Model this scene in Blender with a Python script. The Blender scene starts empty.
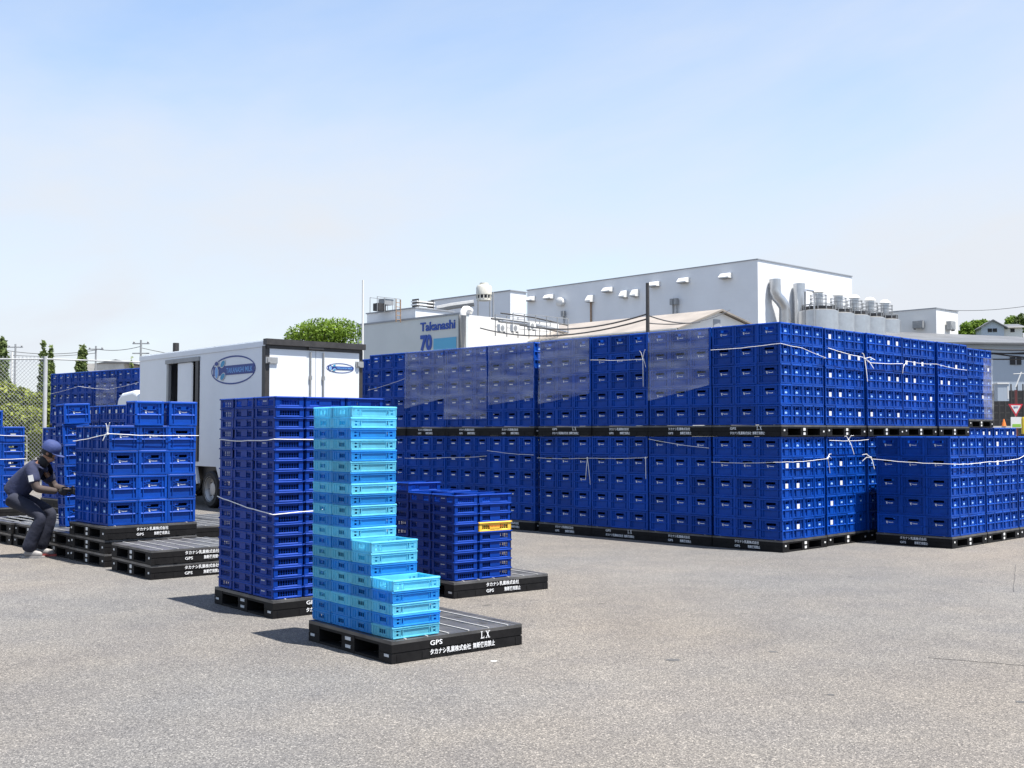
import bpy, math, random
from mathutils import Vector, Matrix
random.seed(7)
R = math.radians
SC = bpy.context.scene
COL = SC.collection

# ------------------------------------------------------------------ camera, sky, sun, exposure
CAM_H, PITCH, FPX = 1.538, 0.04434, 1120.5
cd = bpy.data.cameras.new('camera'); cam = bpy.data.objects.new('camera', cd); COL.objects.link(cam)
cd.sensor_width = 36; cd.lens = 36 * FPX / 1024; cd.clip_end = 3000
cam.location = (0, 0, CAM_H); cam.rotation_euler = (math.pi / 2 + PITCH, 0, 0)
SC.camera = cam

SUN_EL, SUN_AZ = R(70.5), R(-30)          # azimuth measured from +x, counter-clockwise
sdir = Vector((math.cos(SUN_EL) * math.cos(SUN_AZ), math.cos(SUN_EL) * math.sin(SUN_AZ), math.sin(SUN_EL)))
W = bpy.data.worlds.new('World'); SC.world = W; W.use_nodes = True
nt = W.node_tree; nt.nodes.clear()
def wn(t, **k):
    n = nt.nodes.new(t)
    for a, b in k.items(): setattr(n, a, b)
    return n
sky = wn('ShaderNodeTexSky', sky_type='NISHITA', sun_disc=False)
sky.sun_elevation = SUN_EL; sky.sun_rotation = R(90) - SUN_AZ
sky.air_density = 1.0; sky.dust_density = 0.7; sky.ozone_density = 1.3
bg = wn('ShaderNodeBackground'); bg.inputs[1].default_value = 0.073
out = wn('ShaderNodeOutputWorld')
tc = wn('ShaderNodeTexCoord')
mp = wn('ShaderNodeMapping'); mp.inputs['Scale'].default_value = (1.0, 1.0, 2.6); mp.inputs['Rotation'].default_value = (0.0, R(-30), R(-20))
mp.inputs['Location'].default_value = (6.4, 2.2, 0.9)
n1 = wn('ShaderNodeTexNoise'); n1.inputs['Scale'].default_value = 1.15; n1.inputs['Detail'].default_value = 9; n1.inputs['Roughness'].default_value = 0.56; n1.inputs['Distortion'].default_value = 0.5
cr = wn('ShaderNodeValToRGB'); cr.color_ramp.elements[0].position = 0.40; cr.color_ramp.elements[1].position = 0.78
cr.color_ramp.elements[0].color = (.10, .10, .10, 1); cr.color_ramp.elements[1].color = (.80, .80, .80, 1)
sep = wn('ShaderNodeSeparateXYZ'); mr = wn('ShaderNodeMapRange')
mr.inputs['From Min'].default_value = 0.0; mr.inputs['From Max'].default_value = 0.30; mr.inputs['To Min'].default_value = 0.7; mr.inputs['To Max'].default_value = 0.0
ad = wn('ShaderNodeMath', operation='ADD', use_clamp=True)
mx = wn('ShaderNodeMixRGB'); mx.inputs[2].default_value = (4.65, 4.9, 5.3, 1)
L = nt.links.new
L(tc.outputs['Generated'], mp.inputs[0]); L(mp.outputs[0], n1.inputs['Vector']); L(n1.outputs['Fac'], cr.inputs[0])
L(tc.outputs['Generated'], sep.inputs[0]); L(sep.outputs['Z'], mr.inputs['Value'])
L(cr.outputs[0], ad.inputs[0]); L(mr.outputs[0], ad.inputs[1]); L(ad.outputs[0], mx.inputs[0])
hs = wn('ShaderNodeHueSaturation'); hs.inputs['Saturation'].default_value = 1.12; hs.inputs['Value'].default_value = 1.45; L(sky.outputs[0], hs.inputs['Color']); L(hs.outputs[0], mx.inputs[1]); L(mx.outputs[0], bg.inputs[0]); L(bg.outputs[0], out.inputs[0])

sl = bpy.data.lights.new('sun', 'SUN'); sl.energy = 5.0; sl.angle = R(0.53); sl.color = (1, .955, .89)
so = bpy.data.objects.new('sun', sl); COL.objects.link(so); so.rotation_euler = sdir.to_track_quat('Z', 'Y').to_euler(); so.location = (20, -20, 60)
vs = SC.view_settings; vs.view_transform = 'Standard'; vs.look = 'None'; vs.exposure = 1.25; vs.gamma = 1.0
try: vs.use_curve_mapping = False
except Exception: pass
SC.cycles.max_bounces = 8; SC.cycles.transparent_max_bounces = 16; SC.cycles.use_denoising = True

# ------------------------------------------------------------------ helpers
class MB:
    def __init__(s): s.v = []; s.f = []; s.m = []
    def box(s, x0, x1, y0, y1, z0, z1, m=0, M=None):
        b = len(s.v)
        p = [(x0,y0,z0),(x1,y0,z0),(x1,y1,z0),(x0,y1,z0),(x0,y0,z1),(x1,y0,z1),(x1,y1,z1),(x0,y1,z1)]
        s.v += [tuple(M @ Vector(q)) for q in p] if M else p
        s.f += [(b,b+3,b+2,b+1),(b+4,b+5,b+6,b+7),(b,b+1,b+5,b+4),(b+1,b+2,b+6,b+5),(b+2,b+3,b+7,b+6),(b+3,b,b+4,b+7)]
        s.m += [m] * 6; return s
    def crib(s, k, sg, half, a0, a1, d0, d1, z0, z1, c):      # rib on a side face with a chamfered upper edge
        prof = [(d1, z0), (d0, z0), (d0, z1 - c), (d0 + c, z1), (d1, z1)]
        if k == 'x': return s.prism([(sg * (half - d), a0, z) for d, z in prof], (0, a1 - a0, 0))
        return s.prism([(a0, sg * (half - d), z) for d, z in prof], (a1 - a0, 0, 0))
    def poly(s, pts, m=0):
        b = len(s.v); s.v += [tuple(p) for p in pts]; s.f.append(tuple(range(b, b + len(pts)))); s.m.append(m); return s
    def prism(s, pts, d, m=0):            # extrude polygon pts (3D) by vector d
        n = len(pts); b = len(s.v); d = Vector(d)
        s.v += [tuple(p) for p in pts] + [tuple(Vector(p) + d) for p in pts]
        s.f.append(tuple(range(b, b + n))[::-1]); s.f.append(tuple(range(b + n, b + 2 * n)))
        for i in range(n): s.f.append((b + i, b + (i + 1) % n, b + n + (i + 1) % n, b + n + i))
        s.m += [m] * (n + 2); return s
    def rev(s, prof, c, n=16, m=0, axis='z', cap=True):    # lathe (r, h) profile round an axis through c
        b = len(s.v)
        for r, h in prof:
            for i in range(n):
                a = 2 * math.pi * i / n
                if axis == 'z': p = (c[0] + r * math.cos(a), c[1] + r * math.sin(a), c[2] + h)
                elif axis == 'x': p = (c[0] + h, c[1] + r * math.cos(a), c[2] + r * math.sin(a))
                else: p = (c[0] + r * math.cos(a), c[1] + h, c[2] + r * math.sin(a))
                s.v.append(p)
        for k in range(len(prof) - 1):
            for i in range(n):
                j = (i + 1) % n
                s.f.append((b + k*n + i, b + k*n + j, b + (k+1)*n + j, b + (k+1)*n + i)); s.m.append(m)
        if cap:
            s.f.append(tuple(b + i for i in range(n))[::-1]); s.f.append(tuple(b + (len(prof)-1)*n + i for i in range(n))); s.m += [m, m]
        return s
    def tube(s, path, r, n=6, m=0):
        path = [Vector(p) for p in path]; b = len(s.v)
        for i, p in enumerate(path):
            t = (path[min(i+1, len(path)-1)] - path[max(i-1, 0)]).normalized()
            a = t.cross(Vector((0,0,1)))
            if a.length < 1e-3: a = t.cross(Vector((1,0,0)))
            a.normalize(); c = t.cross(a)
            rr = r[i] if isinstance(r, (list, tuple)) else r
            for k in range(n):
                th = 2 * math.pi * k / n
                s.v.append(tuple(p + (a * math.cos(th) + c * math.sin(th)) * rr))
        for i in range(len(path) - 1):
            for k in range(n):
                j = (k + 1) % n
                s.f.append((b+i*n+k, b+i*n+j, b+(i+1)*n+j, b+(i+1)*n+k)); s.m.append(m)
        s.f.append(tuple(b + k for k in range(n))[::-1]); s.f.append(tuple(b + (len(path)-1)*n + k for k in range(n))); s.m += [m, m]
        return s
    def mesh(s, name, mats, smooth=False):
        me = bpy.data.meshes.new(name); me.from_pydata(s.v, [], s.f)
        for m in (mats if isinstance(mats, (list, tuple)) else [mats]): me.materials.append(m)
        me.polygons.foreach_set('material_index', s.m)
        if smooth:
            me.polygons.foreach_set('use_smooth', [True] * len(me.polygons))
            try: me.set_sharp_from_angle(angle=R(40))
            except Exception: pass
        me.update(); return me
    def obj(s, name, mats, parent=None, M=None, smooth=False): return link(name, s.mesh(name, mats, smooth), parent, M)

def link(name, data, parent=None, M=None):
    o = bpy.data.objects.new(name, data); COL.objects.link(o)
    if parent: o.parent = parent
    if M is not None: o.matrix_basis = M
    return o
def tag(o, label=None, cat=None, group=None, kind=None):
    if label: o['label'] = label
    if cat: o['category'] = cat
    if group: o['group'] = group
    if kind: o['kind'] = kind
    return o
def empty(name, M, label, cat, group=None): return tag(link(name, None, None, M), label, cat, group)
ORD = ['zeroth','first','second','third','fourth','fifth','sixth','seventh','eighth','ninth','tenth','eleventh','twelfth','thirteenth',
       'fourteenth','fifteenth','sixteenth','seventeenth','eighteenth','nineteenth','twentieth','twenty-first','twenty-second']
class Fr:                                  # ground frame: u to the right-and-back, v to the left-and-back
    def __init__(s, x, y, yaw): s.o = Vector((x, y, 0)); s.a = R(yaw); s.u = Vector((math.cos(s.a), math.sin(s.a), 0)); s.v = Vector((-math.sin(s.a), math.cos(s.a), 0))
    def p(s, u, v, z=0): return s.o + s.u * u + s.v * v + Vector((0, 0, z))
    def M(s, u=0, v=0, z=0, rot=0): return Matrix.Translation(s.p(u, v, z)) @ Matrix.Rotation(s.a + R(rot), 4, 'Z')
    def sub(s, u, v): q = s.p(u, v); return Fr(q.x, q.y, math.degrees(s.a))
_c, _s = math.cos(PITCH), math.sin(PITCH)
def at(px, py, Y):                         # world point seen at a pixel, at depth Y
    a = (px - 512) / FPX; b = (384 - py) / FPX
    d = Vector((a, _c - b * _s, _s + b * _c)); t = Y / d.y
    return Vector((0, 0, CAM_H)) + d * t
def to_px(p):
    z = p[2] - CAM_H; d = p[1] * _c + z * _s; return 512 + FPX * p[0] / d, 384 - FPX * (z * _c - p[1] * _s) / d

# ------------------------------------------------------------------ materials
ALB = .84                                  # overall reflectance level for the chosen exposure
def mat(name, col, rough=.5, metal=0., var=0., vscale=6., spec=.5, bump=0., bscale=60., objvar=0., tone2=None, trans=0., coord='Object'):
    m = bpy.data.materials.new(name); m.use_nodes = True; t = m.node_tree; b = t.nodes['Principled BSDF']
    b.inputs['Roughness'].default_value = rough; b.inputs['Metallic'].default_value = metal
    b.inputs['Specular IOR Level'].default_value = spec
    col = tuple(x * ALB for x in col); tone2 = tone2 and tuple(x * ALB for x in tone2)
    c4 = (*col, 1); b.inputs['Base Color'].default_value = c4
    ln = t.links.new; cur = None
    if var or bump or tone2:
        co = t.nodes.new('ShaderNodeTexCoord')
    if var or tone2:
        n = t.nodes.new('ShaderNodeTexNoise'); n.inputs['Scale'].default_value = vscale; n.inputs['Detail'].default_value = 6; n.inputs['Roughness'].default_value = .6
        ln(co.outputs[coord], n.inputs['Vector'])
        r = t.nodes.new('ShaderNodeValToRGB'); r.color_ramp.elements[0].position = .3; r.color_ramp.elements[1].position = .7
        lo = tuple(x * (1 - var) for x in col); hi = tone2 or tuple(min(1, x * (1 + var)) for x in col)
        r.color_ramp.elements[0].color = (*lo, 1); r.color_ramp.elements[1].color = (*hi, 1)
        ln(n.outputs['Fac'], r.inputs[0]); cur = r.outputs[0]
    if objvar:
        oi = t.nodes.new('ShaderNodeObjectInfo'); hs = t.nodes.new('ShaderNodeHueSaturation')
        mr = t.nodes.new('ShaderNodeMapRange'); mr.inputs['To Min'].default_value = 1 - objvar; mr.inputs['To Max'].default_value = 1 + objvar
        ln(oi.outputs['Random'], mr.inputs['Value']); ln(mr.outputs[0], hs.inputs['Value'])
        if cur: ln(cur, hs.inputs['Color'])
        else: hs.inputs['Color'].default_value = c4
        cur = hs.outputs[0]
    if cur: ln(cur, b.inputs['Base Color'])
    if bump:
        n = t.nodes.new('ShaderNodeTexNoise'); n.inputs['Scale'].default_value = bscale; n.inputs['Detail'].default_value = 4
        ln(co.outputs[coord], n.inputs['Vector'])
        bp = t.nodes.new('ShaderNodeBump'); bp.inputs['Strength'].default_value = bump; bp.inputs['Distance'].default_value = .02
        ln(n.outputs['Fac'], bp.inputs['Height']); ln(bp.outputs[0], b.inputs['Normal'])
    if trans:
        tl = t.nodes.new('ShaderNodeBsdfTranslucent'); ms = t.nodes.new('ShaderNodeMixShader'); ms.inputs[0].default_value = trans
        if cur: ln(cur, tl.inputs[0])
        else: tl.inputs[0].default_value = c4
        o = t.nodes['Material Output']; ln(b.outputs[0], ms.inputs[1]); ln(tl.outputs[0], ms.inputs[2]); ln(ms.outputs[0], o.inputs[0])
    return m
BLUE = mat('crate blue plastic', (.0004, .050, .32), .5, var=.16, vscale=9, objvar=.18, spec=.22)
BLUE_M = mat('crate blue plastic mass', (.0004, .050, .32), .5, var=.25, vscale=2.2, spec=.22)
TRAYB = mat('tray blue plastic', (.0008, .036, .27), .42, var=.12, vscale=12, objvar=.12, trans=.04, spec=.15)
CYAN = mat('pale blue plastic', (.22, .80, .99), .35, var=.12, vscale=10, objvar=.12, trans=.46)
CYAN2 = mat('mid blue plastic', (.03, .40, .92), .35, var=.12, vscale=10, objvar=.12, trans=.46)
def see_through(m, f):
    t = m.node_tree; o = t.nodes['Material Output']; src = o.inputs[0].links[0].from_socket
    tr = t.nodes.new('ShaderNodeBsdfTransparent'); tr.inputs[0].default_value = (.55, .85, .97, 1); ms = t.nodes.new('ShaderNodeMixShader'); ms.inputs[0].default_value = f
    t.links.new(src, ms.inputs[1]); t.links.new(tr.outputs[0], ms.inputs[2]); t.links.new(ms.outputs[0], o.inputs[0])
see_through(CYAN, .20); see_through(CYAN2, .20)
YEL = mat('yellow plastic', (.90, .56, .06), .4, var=.1, trans=.15)
PALB = mat('black pallet plastic', (.0045, .0042, .005), .65, spec=.22, var=.35, vscale=14, tone2=(.0095, .009, .0095), objvar=.2)
DECK = mat('pallet deck with painted sheen', (.060, .061, .065), .38, var=.3, vscale=5, tone2=(.120, .118, .116), objvar=.2)  # deck colour lifted to paint in the grazing sky reflection
STRIP = mat('grey anti-slip strip', (.36, .36, .355), .7, var=.2, vscale=20)
WHITE = mat('white print', (.82, .83, .84), .6)
GREYP = mat('grey print', (.55, .57, .58), .6, var=.2, vscale=80)
STICK = mat('paper sticker', (.72, .72, .70), .7, var=.06, vscale=30)
LOGOB = mat('pale blue print', (.30, .52, .85), .6)
TWINE = mat('white twine', (.78, .77, .75), .8)
TWHITE = mat('white truck panel', (.74, .775, .81), .35, var=.05, vscale=1.2)
STEEL = mat('stainless steel', (.58, .59, .60), .34, metal=.8, var=.08, vscale=3)
DKSTEEL = mat('dark seal', (.038, .035, .034), .5, var=.3, vscale=8)
BLACK = mat('black rubber', (.012, .012, .013), .7, var=.3, vscale=20)
DARK = mat('dark interior', (.02, .021, .024), .8)
NAVY = mat('navy print', (.012, .045, .24), .5)
TEAL = mat('teal print', (.03, .28, .50), .5)
SKYP = mat('sky blue print', (.16, .40, .78), .5)
CONC = mat('pale concrete', (.55, .53, .49), .8, var=.15, vscale=2)
BROWN = mat('rusty pipe', (.30, .19, .11), .7, var=.3)
GALV = mat('galvanised steel', (.32, .33, .335), .55, metal=.3, var=.15)

# ground with aggregate, patches, stains
def asphalt():
    m = bpy.data.materials.new('weathered asphalt'); m.use_nodes = True; t = m.node_tree; b = t.nodes['Principled BSDF']; ln = t.links.new
    co = t.nodes.new('ShaderNodeTexCoord')
    def noise(sc, det=4, ro=.6):
        n = t.nodes.new('ShaderNodeTexNoise'); n.inputs['Scale'].default_value = sc; n.inputs['Detail'].default_value = det; n.inputs['Roughness'].default_value = ro
        ln(co.outputs['Object'], n.inputs['Vector']); return n.outputs['Fac']
    def ramp(fac, stops):
        r = t.nodes.new('ShaderNodeValToRGB'); e = r.color_ramp.elements
        e[0].position, e[0].color = stops[0][0], (*stops[0][1], 1); e[1].position, e[1].color = stops[-1][0], (*stops[-1][1], 1)
        for p, c in stops[1:-1]:
            q = e.new(p); q.color = (*c, 1)
        ln(fac, r.inputs[0]); return r.outputs[0]
    def mul(a, c, f=1., mode='MULTIPLY'):
        x = t.nodes.new('ShaderNodeMixRGB'); x.blend_type = mode; x.inputs[0].default_value = f; ln(a, x.inputs[1]); ln(c, x.inputs[2]); return x.outputs[0]
    base = ramp(noise(.22, 5, .55), [(.3, (.100, .0982, .0968)), (.5, (.114, .1110, .1076)), (.72, (.132, .1255, .1180))])
    v = t.nodes.new('ShaderNodeTexVoronoi'); v.inputs['Scale'].default_value = 135; ln(co.outputs['Object'], v.inputs['Vector'])
    sp = t.nodes.new('ShaderNodeSeparateColor'); ln(v.outputs['Color'], sp.inputs[0])
    g = ramp(sp.outputs[0], [(0, (.30, .30, .31)), (.25, (.75, .75, .75)), (.55, (1.0, 1.0, 1.0)), (.85, (1.4, 1.38, 1.34)), (1, (2.7, 2.66, 2.56))])
    c = mul(base, g, .72)
    v2 = t.nodes.new('ShaderNodeTexVoronoi'); v2.inputs['Scale'].default_value = 230; ln(co.outputs['Object'], v2.inputs['Vector'])
    sp2 = t.nodes.new('ShaderNodeSeparateColor'); ln(v2.outputs['Color'], sp2.inputs[0])
    c = mul(c, ramp(sp2.outputs[1], [(0, (.5, .5, .5)), (.5, (1, 1, 1)), (1, (1.6, 1.6, 1.56))]), .6)
    c = mul(c, ramp(noise(1.6, 6, .65), [(.3, (.86, .86, .88)), (.6, (1.05, 1.04, 1.02))]))
    c = mul(c, ramp(noise(.16, 4, .5), [(.40, (.97, .98, 1.0)), (.62, (1.12, 1.04, .95))]))
    st = ramp(noise(3.1, 2, .4), [(.745, (1, 1, 1)), (.775, (.55, .55, .56))])      # small oil spots
    c = mul(c, st)
    ln(c, b.inputs['Base Color']); b.inputs['Roughness'].default_value = .85; b.inputs['Specular IOR Level'].default_value = .3
    bp = t.nodes.new('ShaderNodeBump'); bp.inputs['Strength'].default_value = .4; bp.inputs['Distance'].default_value = .008
    ln(v.outputs['Distance'], bp.inputs['Height']); ln(bp.outputs[0], b.inputs['Normal'])
    return m
ASPH = asphalt()
g = MB(); N = 24
xs = [-900, -300, -100, -40, -20, -10, -5, 0, 5, 10, 20, 40, 100, 300, 900]; ys = [-60, -20, -5, 0, 5, 10, 15, 20, 40, 80, 160, 400, 1500]
for y in ys:
    for x in xs: g.v.append((x, y, 0))
for j in range(len(ys) - 1):
    for i in range(len(xs) - 1):
        k = j * len(xs) + i; g.f.append((k, k + 1, k + 1 + len(xs), k + len(xs))); g.m.append(0)
tag(g.obj('ground', ASPH), 'weathered light grey asphalt yard with fine aggregate', None, None, 'structure')

# ------------------------------------------------------------------ lettering
def text_mesh(name, rows, mats, bold=.0, res=2, font=None):
    """rows: (text, x, y, size, [bold]) in a plane x right, y up; returns one mesh, thickness 1.5 mm."""
    mb_v, mb_f = [], []
    for row in rows:
        s, x, y, size = row[:4]
        cu = bpy.data.curves.new('t', 'FONT'); cu.body = s; cu.size = size; cu.extrude = .0008; cu.resolution_u = res; cu.offset = (row[4] if len(row) > 4 else bold) * size
        o = bpy.data.objects.new('t', cu); COL.objects.link(o)
        me = bpy.data.meshes.new_from_object(o.evaluated_get(bpy.context.evaluated_depsgraph_get()))
        b = len(mb_v); w = 1.
        if len(row) > 5:
            xs_ = [v.co.x for v in me.vertices]; w = row[5] / max(1e-6, max(xs_) - min(xs_))
        mb_v += [(v.co.x * w + x, v.co.y + y, v.co.z) for v in me.vertices]; mb_f += [tuple(b + i for i in p.vertices) for p in me.polygons]
        bpy.data.objects.remove(o); bpy.data.meshes.remove(me); bpy.data.curves.remove(cu)
    me = bpy.data.meshes.new(name); me.from_pydata(mb_v, [], mb_f); me.materials.append(mats); me.update(); return me
# text plane matrices: text x -> given dir, text y -> up, normal outwards
def tmat(origin, right, up=(0, 0, 1)):
    r = Vector(right).normalized(); u = Vector(up).normalized(); n = r.cross(u)
    return Matrix(((r.x, u.x, n.x, origin[0]), (r.y, u.y, n.y, origin[1]), (r.z, u.z, n.z, origin[2]), (0, 0, 0, 1)))

# ------------------------------------------------------------------ pallets
def serif_lx(x, y, h):
    m = MB(); t = .0016; w = h * .62
    def bar(x0, x1, y0, y1): m.box(x + x0, x + x1, y + y0, y + y1, 0, t)
    bar(w * .22, w * .42, 0, h); bar(w * .05, w * .60, h * .93, h); bar(w * .05, w * .22, 0, h * .07); bar(w * .42, w * 1.0, 0, h * .10); bar(w * .92, w * 1.02, .0, h * .30)
    o = w * 1.45
    m.prism([(x + o + w * .08, y + h, 0), (x + o + w * .34, y + h, 0), (x + o + w * 1.1, y, 0), (x + o + w * .84, y, 0)], (0, 0, t))
    m.prism([(x + o + w * .92, y + h, 0), (x + o + w * 1.04, y + h, 0), (x + o + w * .26, y, 0), (x + o + w * .14, y, 0)], (0, 0, t + .0002))
    for a0, a1, b in ((-.03, .45, h * .94), (.76, 1.2, h * .94), (.0, .42, 0), (.70, 1.22, 0)): bar(o + w * a0, o + w * a1, b, b + h * .06)
    return m.mesh('lettering', WHITE)
PH = .157; PS = 1.1
def pallet_meshes():
    d = {}
    m = MB(); m.box(.0, PS, .0, PS, .128, .150)
    for yy in (.0, PS - .04): m.box(.01, PS - .01, yy, yy + .04, .150, .1525)
    d['deck'] = m.mesh('deck', [DECK, DARK])
    m = MB()
    for cx, cy in ((.20, .20), (.20, .62), (.84, .38), (.84, .80), (.52, .18), (.52, .80)): m.box(cx - .03, cx + .03, cy - .018, cy + .018, .1495, .1512)
    d['slot'] = m.mesh('slot', DARK)  # raised dark plates: the shade of open deck slots, put into colour
    def rail(x0, x1, outer):
        r = MB(); e = .006 if outer < 0 else 0; f = .006 if outer > 0 else 0
        r.box(x0, x1, 0, PS, .0, .066); r.box(x0 + e, x1 - f, .004, PS - .004, .066, .073); r.box(x0, x1, 0, PS, .073, .128)
        for k in range(6):
            if outer: r.box(x0 - .003 if outer < 0 else x1, x0 if outer < 0 else x1 + .003, k * .2 + .02, k * .2 + .06, .006, .06)
        return r
    d['side_rail_a'] = rail(0, .155, -1).mesh('side_rail', PALB); d['side_rail_b'] = rail(.945, PS, 1).mesh('side_rail', PALB)
    d['centre_rail'] = rail(.465, .635, 0).mesh('centre_rail', PALB)
    m = MB()
    for y0 in (.0, .5, 1.0): m.box(.155, .465, y0 + .002, y0 + .098, .0, .018); m.box(.635, .945, y0 + .002, y0 + .098, .0, .018)
    for y0 in (.0, 1.06): m.box(.155, .465, y0 + .003, y0 + .037, .108, .128); m.box(.635, .945, y0 + .003, y0 + .037, .108, .128)
    d['bottom_boards'] = m.mesh('bottom_boards', PALB)
    s = MB(); s.box(.012, PS - .012, -.006, .006, .150, PH); d['strip'] = s.mesh('strip', STRIP)
    d['plate'] = MB().box(-.0275, .0275, -.003, 0, -.009, .009).mesh('label_plate', GREYP)
    d['marker'] = MB().box(-.0275, .0275, -.003, 0, -.018, .018).mesh('marker_plate', STICK)
    J1, J2 = 'タカナシ乳業株式会社', '無断使用禁止'
    T = lambda t, x, y, sz, bo, w: text_mesh('lettering', [(t, x, y, sz, bo, w)], WHITE)
    d['text1'] = [T(J1, .36, .088, .042, .012, .38), T('GPS', .36, .030, .042, .012, .085), T(J2, .57, .030, .042, .012, .19)]
    d['text2'] = [T('GPS', .30, .092, .045, .012, .10), serif_lx(.725, .088, .050), T(J1, .30, .030, .042, .012, .34), T(J2, .66, .030, .042, .012, .19)]
    return d
PM = pallet_meshes()
def pallet(fr, z, label, rot=0, text='text1', decked=False, white=False, u=0, v=0, group='black plastic pallets', du=0.):
    M = fr.M(u + (PS * 1.02 if rot == 90 else 0), v - (.008 if rot == 90 else 0), z, rot + random.uniform(-.35, .35) + du) @ Matrix.Diagonal((1.025 if rot == 90 else 1, 1.025 if rot == 90 else 1, 1, 1))
    t = empty('pallet', M, label, 'pallet', group)
    link('deck', PM['deck'], t); link('side_rail', PM['side_rail_a'], t); link('side_rail', PM['side_rail_b'], t)
    link('centre_rail', PM['centre_rail'], t); link('bottom_boards', PM['bottom_boards'], t)
    E_ = Matrix.Translation((PS, PS, 0)) @ Matrix.Rotation(math.pi, 4, 'Z') if rot == 90 else Matrix.Identity(4)
    spots = ((.552, .095, 1), (.552, .038, .9), (.07, .083, .6), (1.04, .068, .6)) if white else ((.552, .095, 1.3), (.552, .04, 1.2), (.06, .052, 1), (1.04, .052, 1))
    for x_, z_, s_ in spots: link('marker_plate' if white else 'label_plate', PM['marker' if white else 'plate'], t, E_ @ Matrix.Translation((x_, 0, z_)) @ Matrix.Diagonal((s_, 1, s_, 1)))
    if text:
        for q in PM[text]: link('lettering', q, t, tmat((-.0045, PS, 0), (0, -1, 0)))
    if decked:
        link('slot', PM['slot'], t)
        for k in range(6): link('strip', PM['strip'], t, Matrix.Translation((0, .12 + .172 * k, 0)))
    else:
        for k in (0, 5): link('strip', PM['strip'], t, Matrix.Translation((0, .12 + .172 * k, 0)))
    return t

# ------------------------------------------------------------------ deep blue crate
CH = .2688; CX, CY = .2660, .3560
def crate_mb(simple=False):
    m = MB(); hx, hy = CX / 2, CY / 2; h = CH - .002
    def put(face, a0, a1, d0, d1, z0, z1, mi=0):     # d: distance inwards from the outer plane
        k, sg = face
        if k == 'x':
            x0, x1 = sorted((sg * (hx - d0), sg * (hx - d1))); m.box(x0, x1, a0, a1, z0, z1, mi)
        else:
            y0, y1 = sorted((sg * (hy - d0), sg * (hy - d1))); m.box(a0, a1, y0, y1, z0, z1, mi)
    for sg in (1, -1):
        f = ('x', sg); w = hy                             # long face with handle slot
        z0, z1, s = .178, .211, .075
        put(f, -w + .012, w - .012, .017, .025, .004, z0); put(f, -w + .012, w - .012, .017, .025, z1, h)
        put(f, -w + .012, -s, .017, .025, z0, z1); put(f, s, w - .012, .017, .025, z0, z1)
        m.crib('x', sg, hx, -w, w, 0, .017, h - .026, h, .009); put(f, -w + .012, w - .012, .002, .017, .0, .02)
        m.crib('x', sg, hx, -w + .014, w - .014, .001, .017, .110, .124, .009)
        for a in (-w + .014, w - .030): put(f, a, a + .016, .001, .017, .0, h - .026)
        for a in (-w + .058, w - .066): put(f, a, a + .008, .003, .017, .02, h - .026)
        put(f, -s - .012, s + .012, .006, .017, z0 - .008, z0); 
        for a0, a1 in ((-w + .066, -s - .012), (s + .012, w - .066)): put(f, a0, a1, .006, .017, .156, .161); put(f, a0, a1, .006, .017, .186, .191)
        f = ('y', sg); w = hx
        z0, z1, s = .196, .222, .036
        put(f, -w + .014, w - .014, .017, .025, .004, z0); put(f, -w + .014, w - .014, .017, .025, z1, h)
        put(f, -w + .014, -s, .017, .025, z0, z1); put(f, s, w - .014, .017, .025, z0, z1)
        m.crib('y', sg, hy, -w + .001, w - .001, 0, .017, h - .024, h, .009); put(f, -w + .014, w - .014, .002, .017, .0, .02)
        m.crib('y', sg, hy, -w + .002, w - .002, .0, .017, .110, .125, .009)
        for a in (-w + .002, w - .018): put(f, a, a + .016, .001, .017, .0, h - .024)
        for a in (-.056, .048): put(f, a, a + .008, .001, .017, .02, h - .024)
        put(f, -.046, .046, .007, .017, .022, .108); put(f, -.046, .046, .007, .017, .126, .194)
    m.box(-hx + .014, hx - .014, -hy + .014, hy - .014, .002, .010)
    return m
CR = crate_mb(); CRATE = CR.mesh('crate', BLUE)
LOGO = text_mesh('logo', [('Takanashi', -.022, .0, .020, .02, .075)], WHITE, res=1)
lm = MB()
for cx, cy, rx, ry in ((-.036, .012, .007, .011), (-.048, .018, .006, .005), (-.034, -.006, .006, .006), (-.043, .003, .005, .012)):
    lm.poly([(cx + rx * math.cos(i * math.pi / 4), cy + ry * math.sin(i * math.pi / 4), .0009) for i in range(8)])
def join_into(me, mb):
    v = [tuple(x.co) for x in me.vertices]; f = [tuple(p.vertices) for p in me.polygons]; b = len(v)
    mats = list(me.materials); n = bpy.data.meshes.new(me.name); n.from_pydata(v + mb.v, [], f + [tuple(b + i for i in q) for q in mb.f])
    for k in mats: n.materials.append(k)
    n.update(); return n
LOGO = join_into(LOGO, lm)
STK = MB().box(-.032, .032, -.031, .031, 0, .0015).mesh('sticker', STICK)
SLB = MB().box(-.026, .028, -.016, .002, 0, .0012).box(-.018, .012, .002, .010, 0, .0012).mesh('sticker', LOGOB)
LOGO_M = {s: tmat((s * (CX / 2 - .0162), 0, .142), (0, s, 0)) for s in (1, -1)}
STK_M = {s: tmat((0, s * (CY / 2 - .0062), .158), (-s, 0, 0)) for s in (1, -1)}

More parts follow.
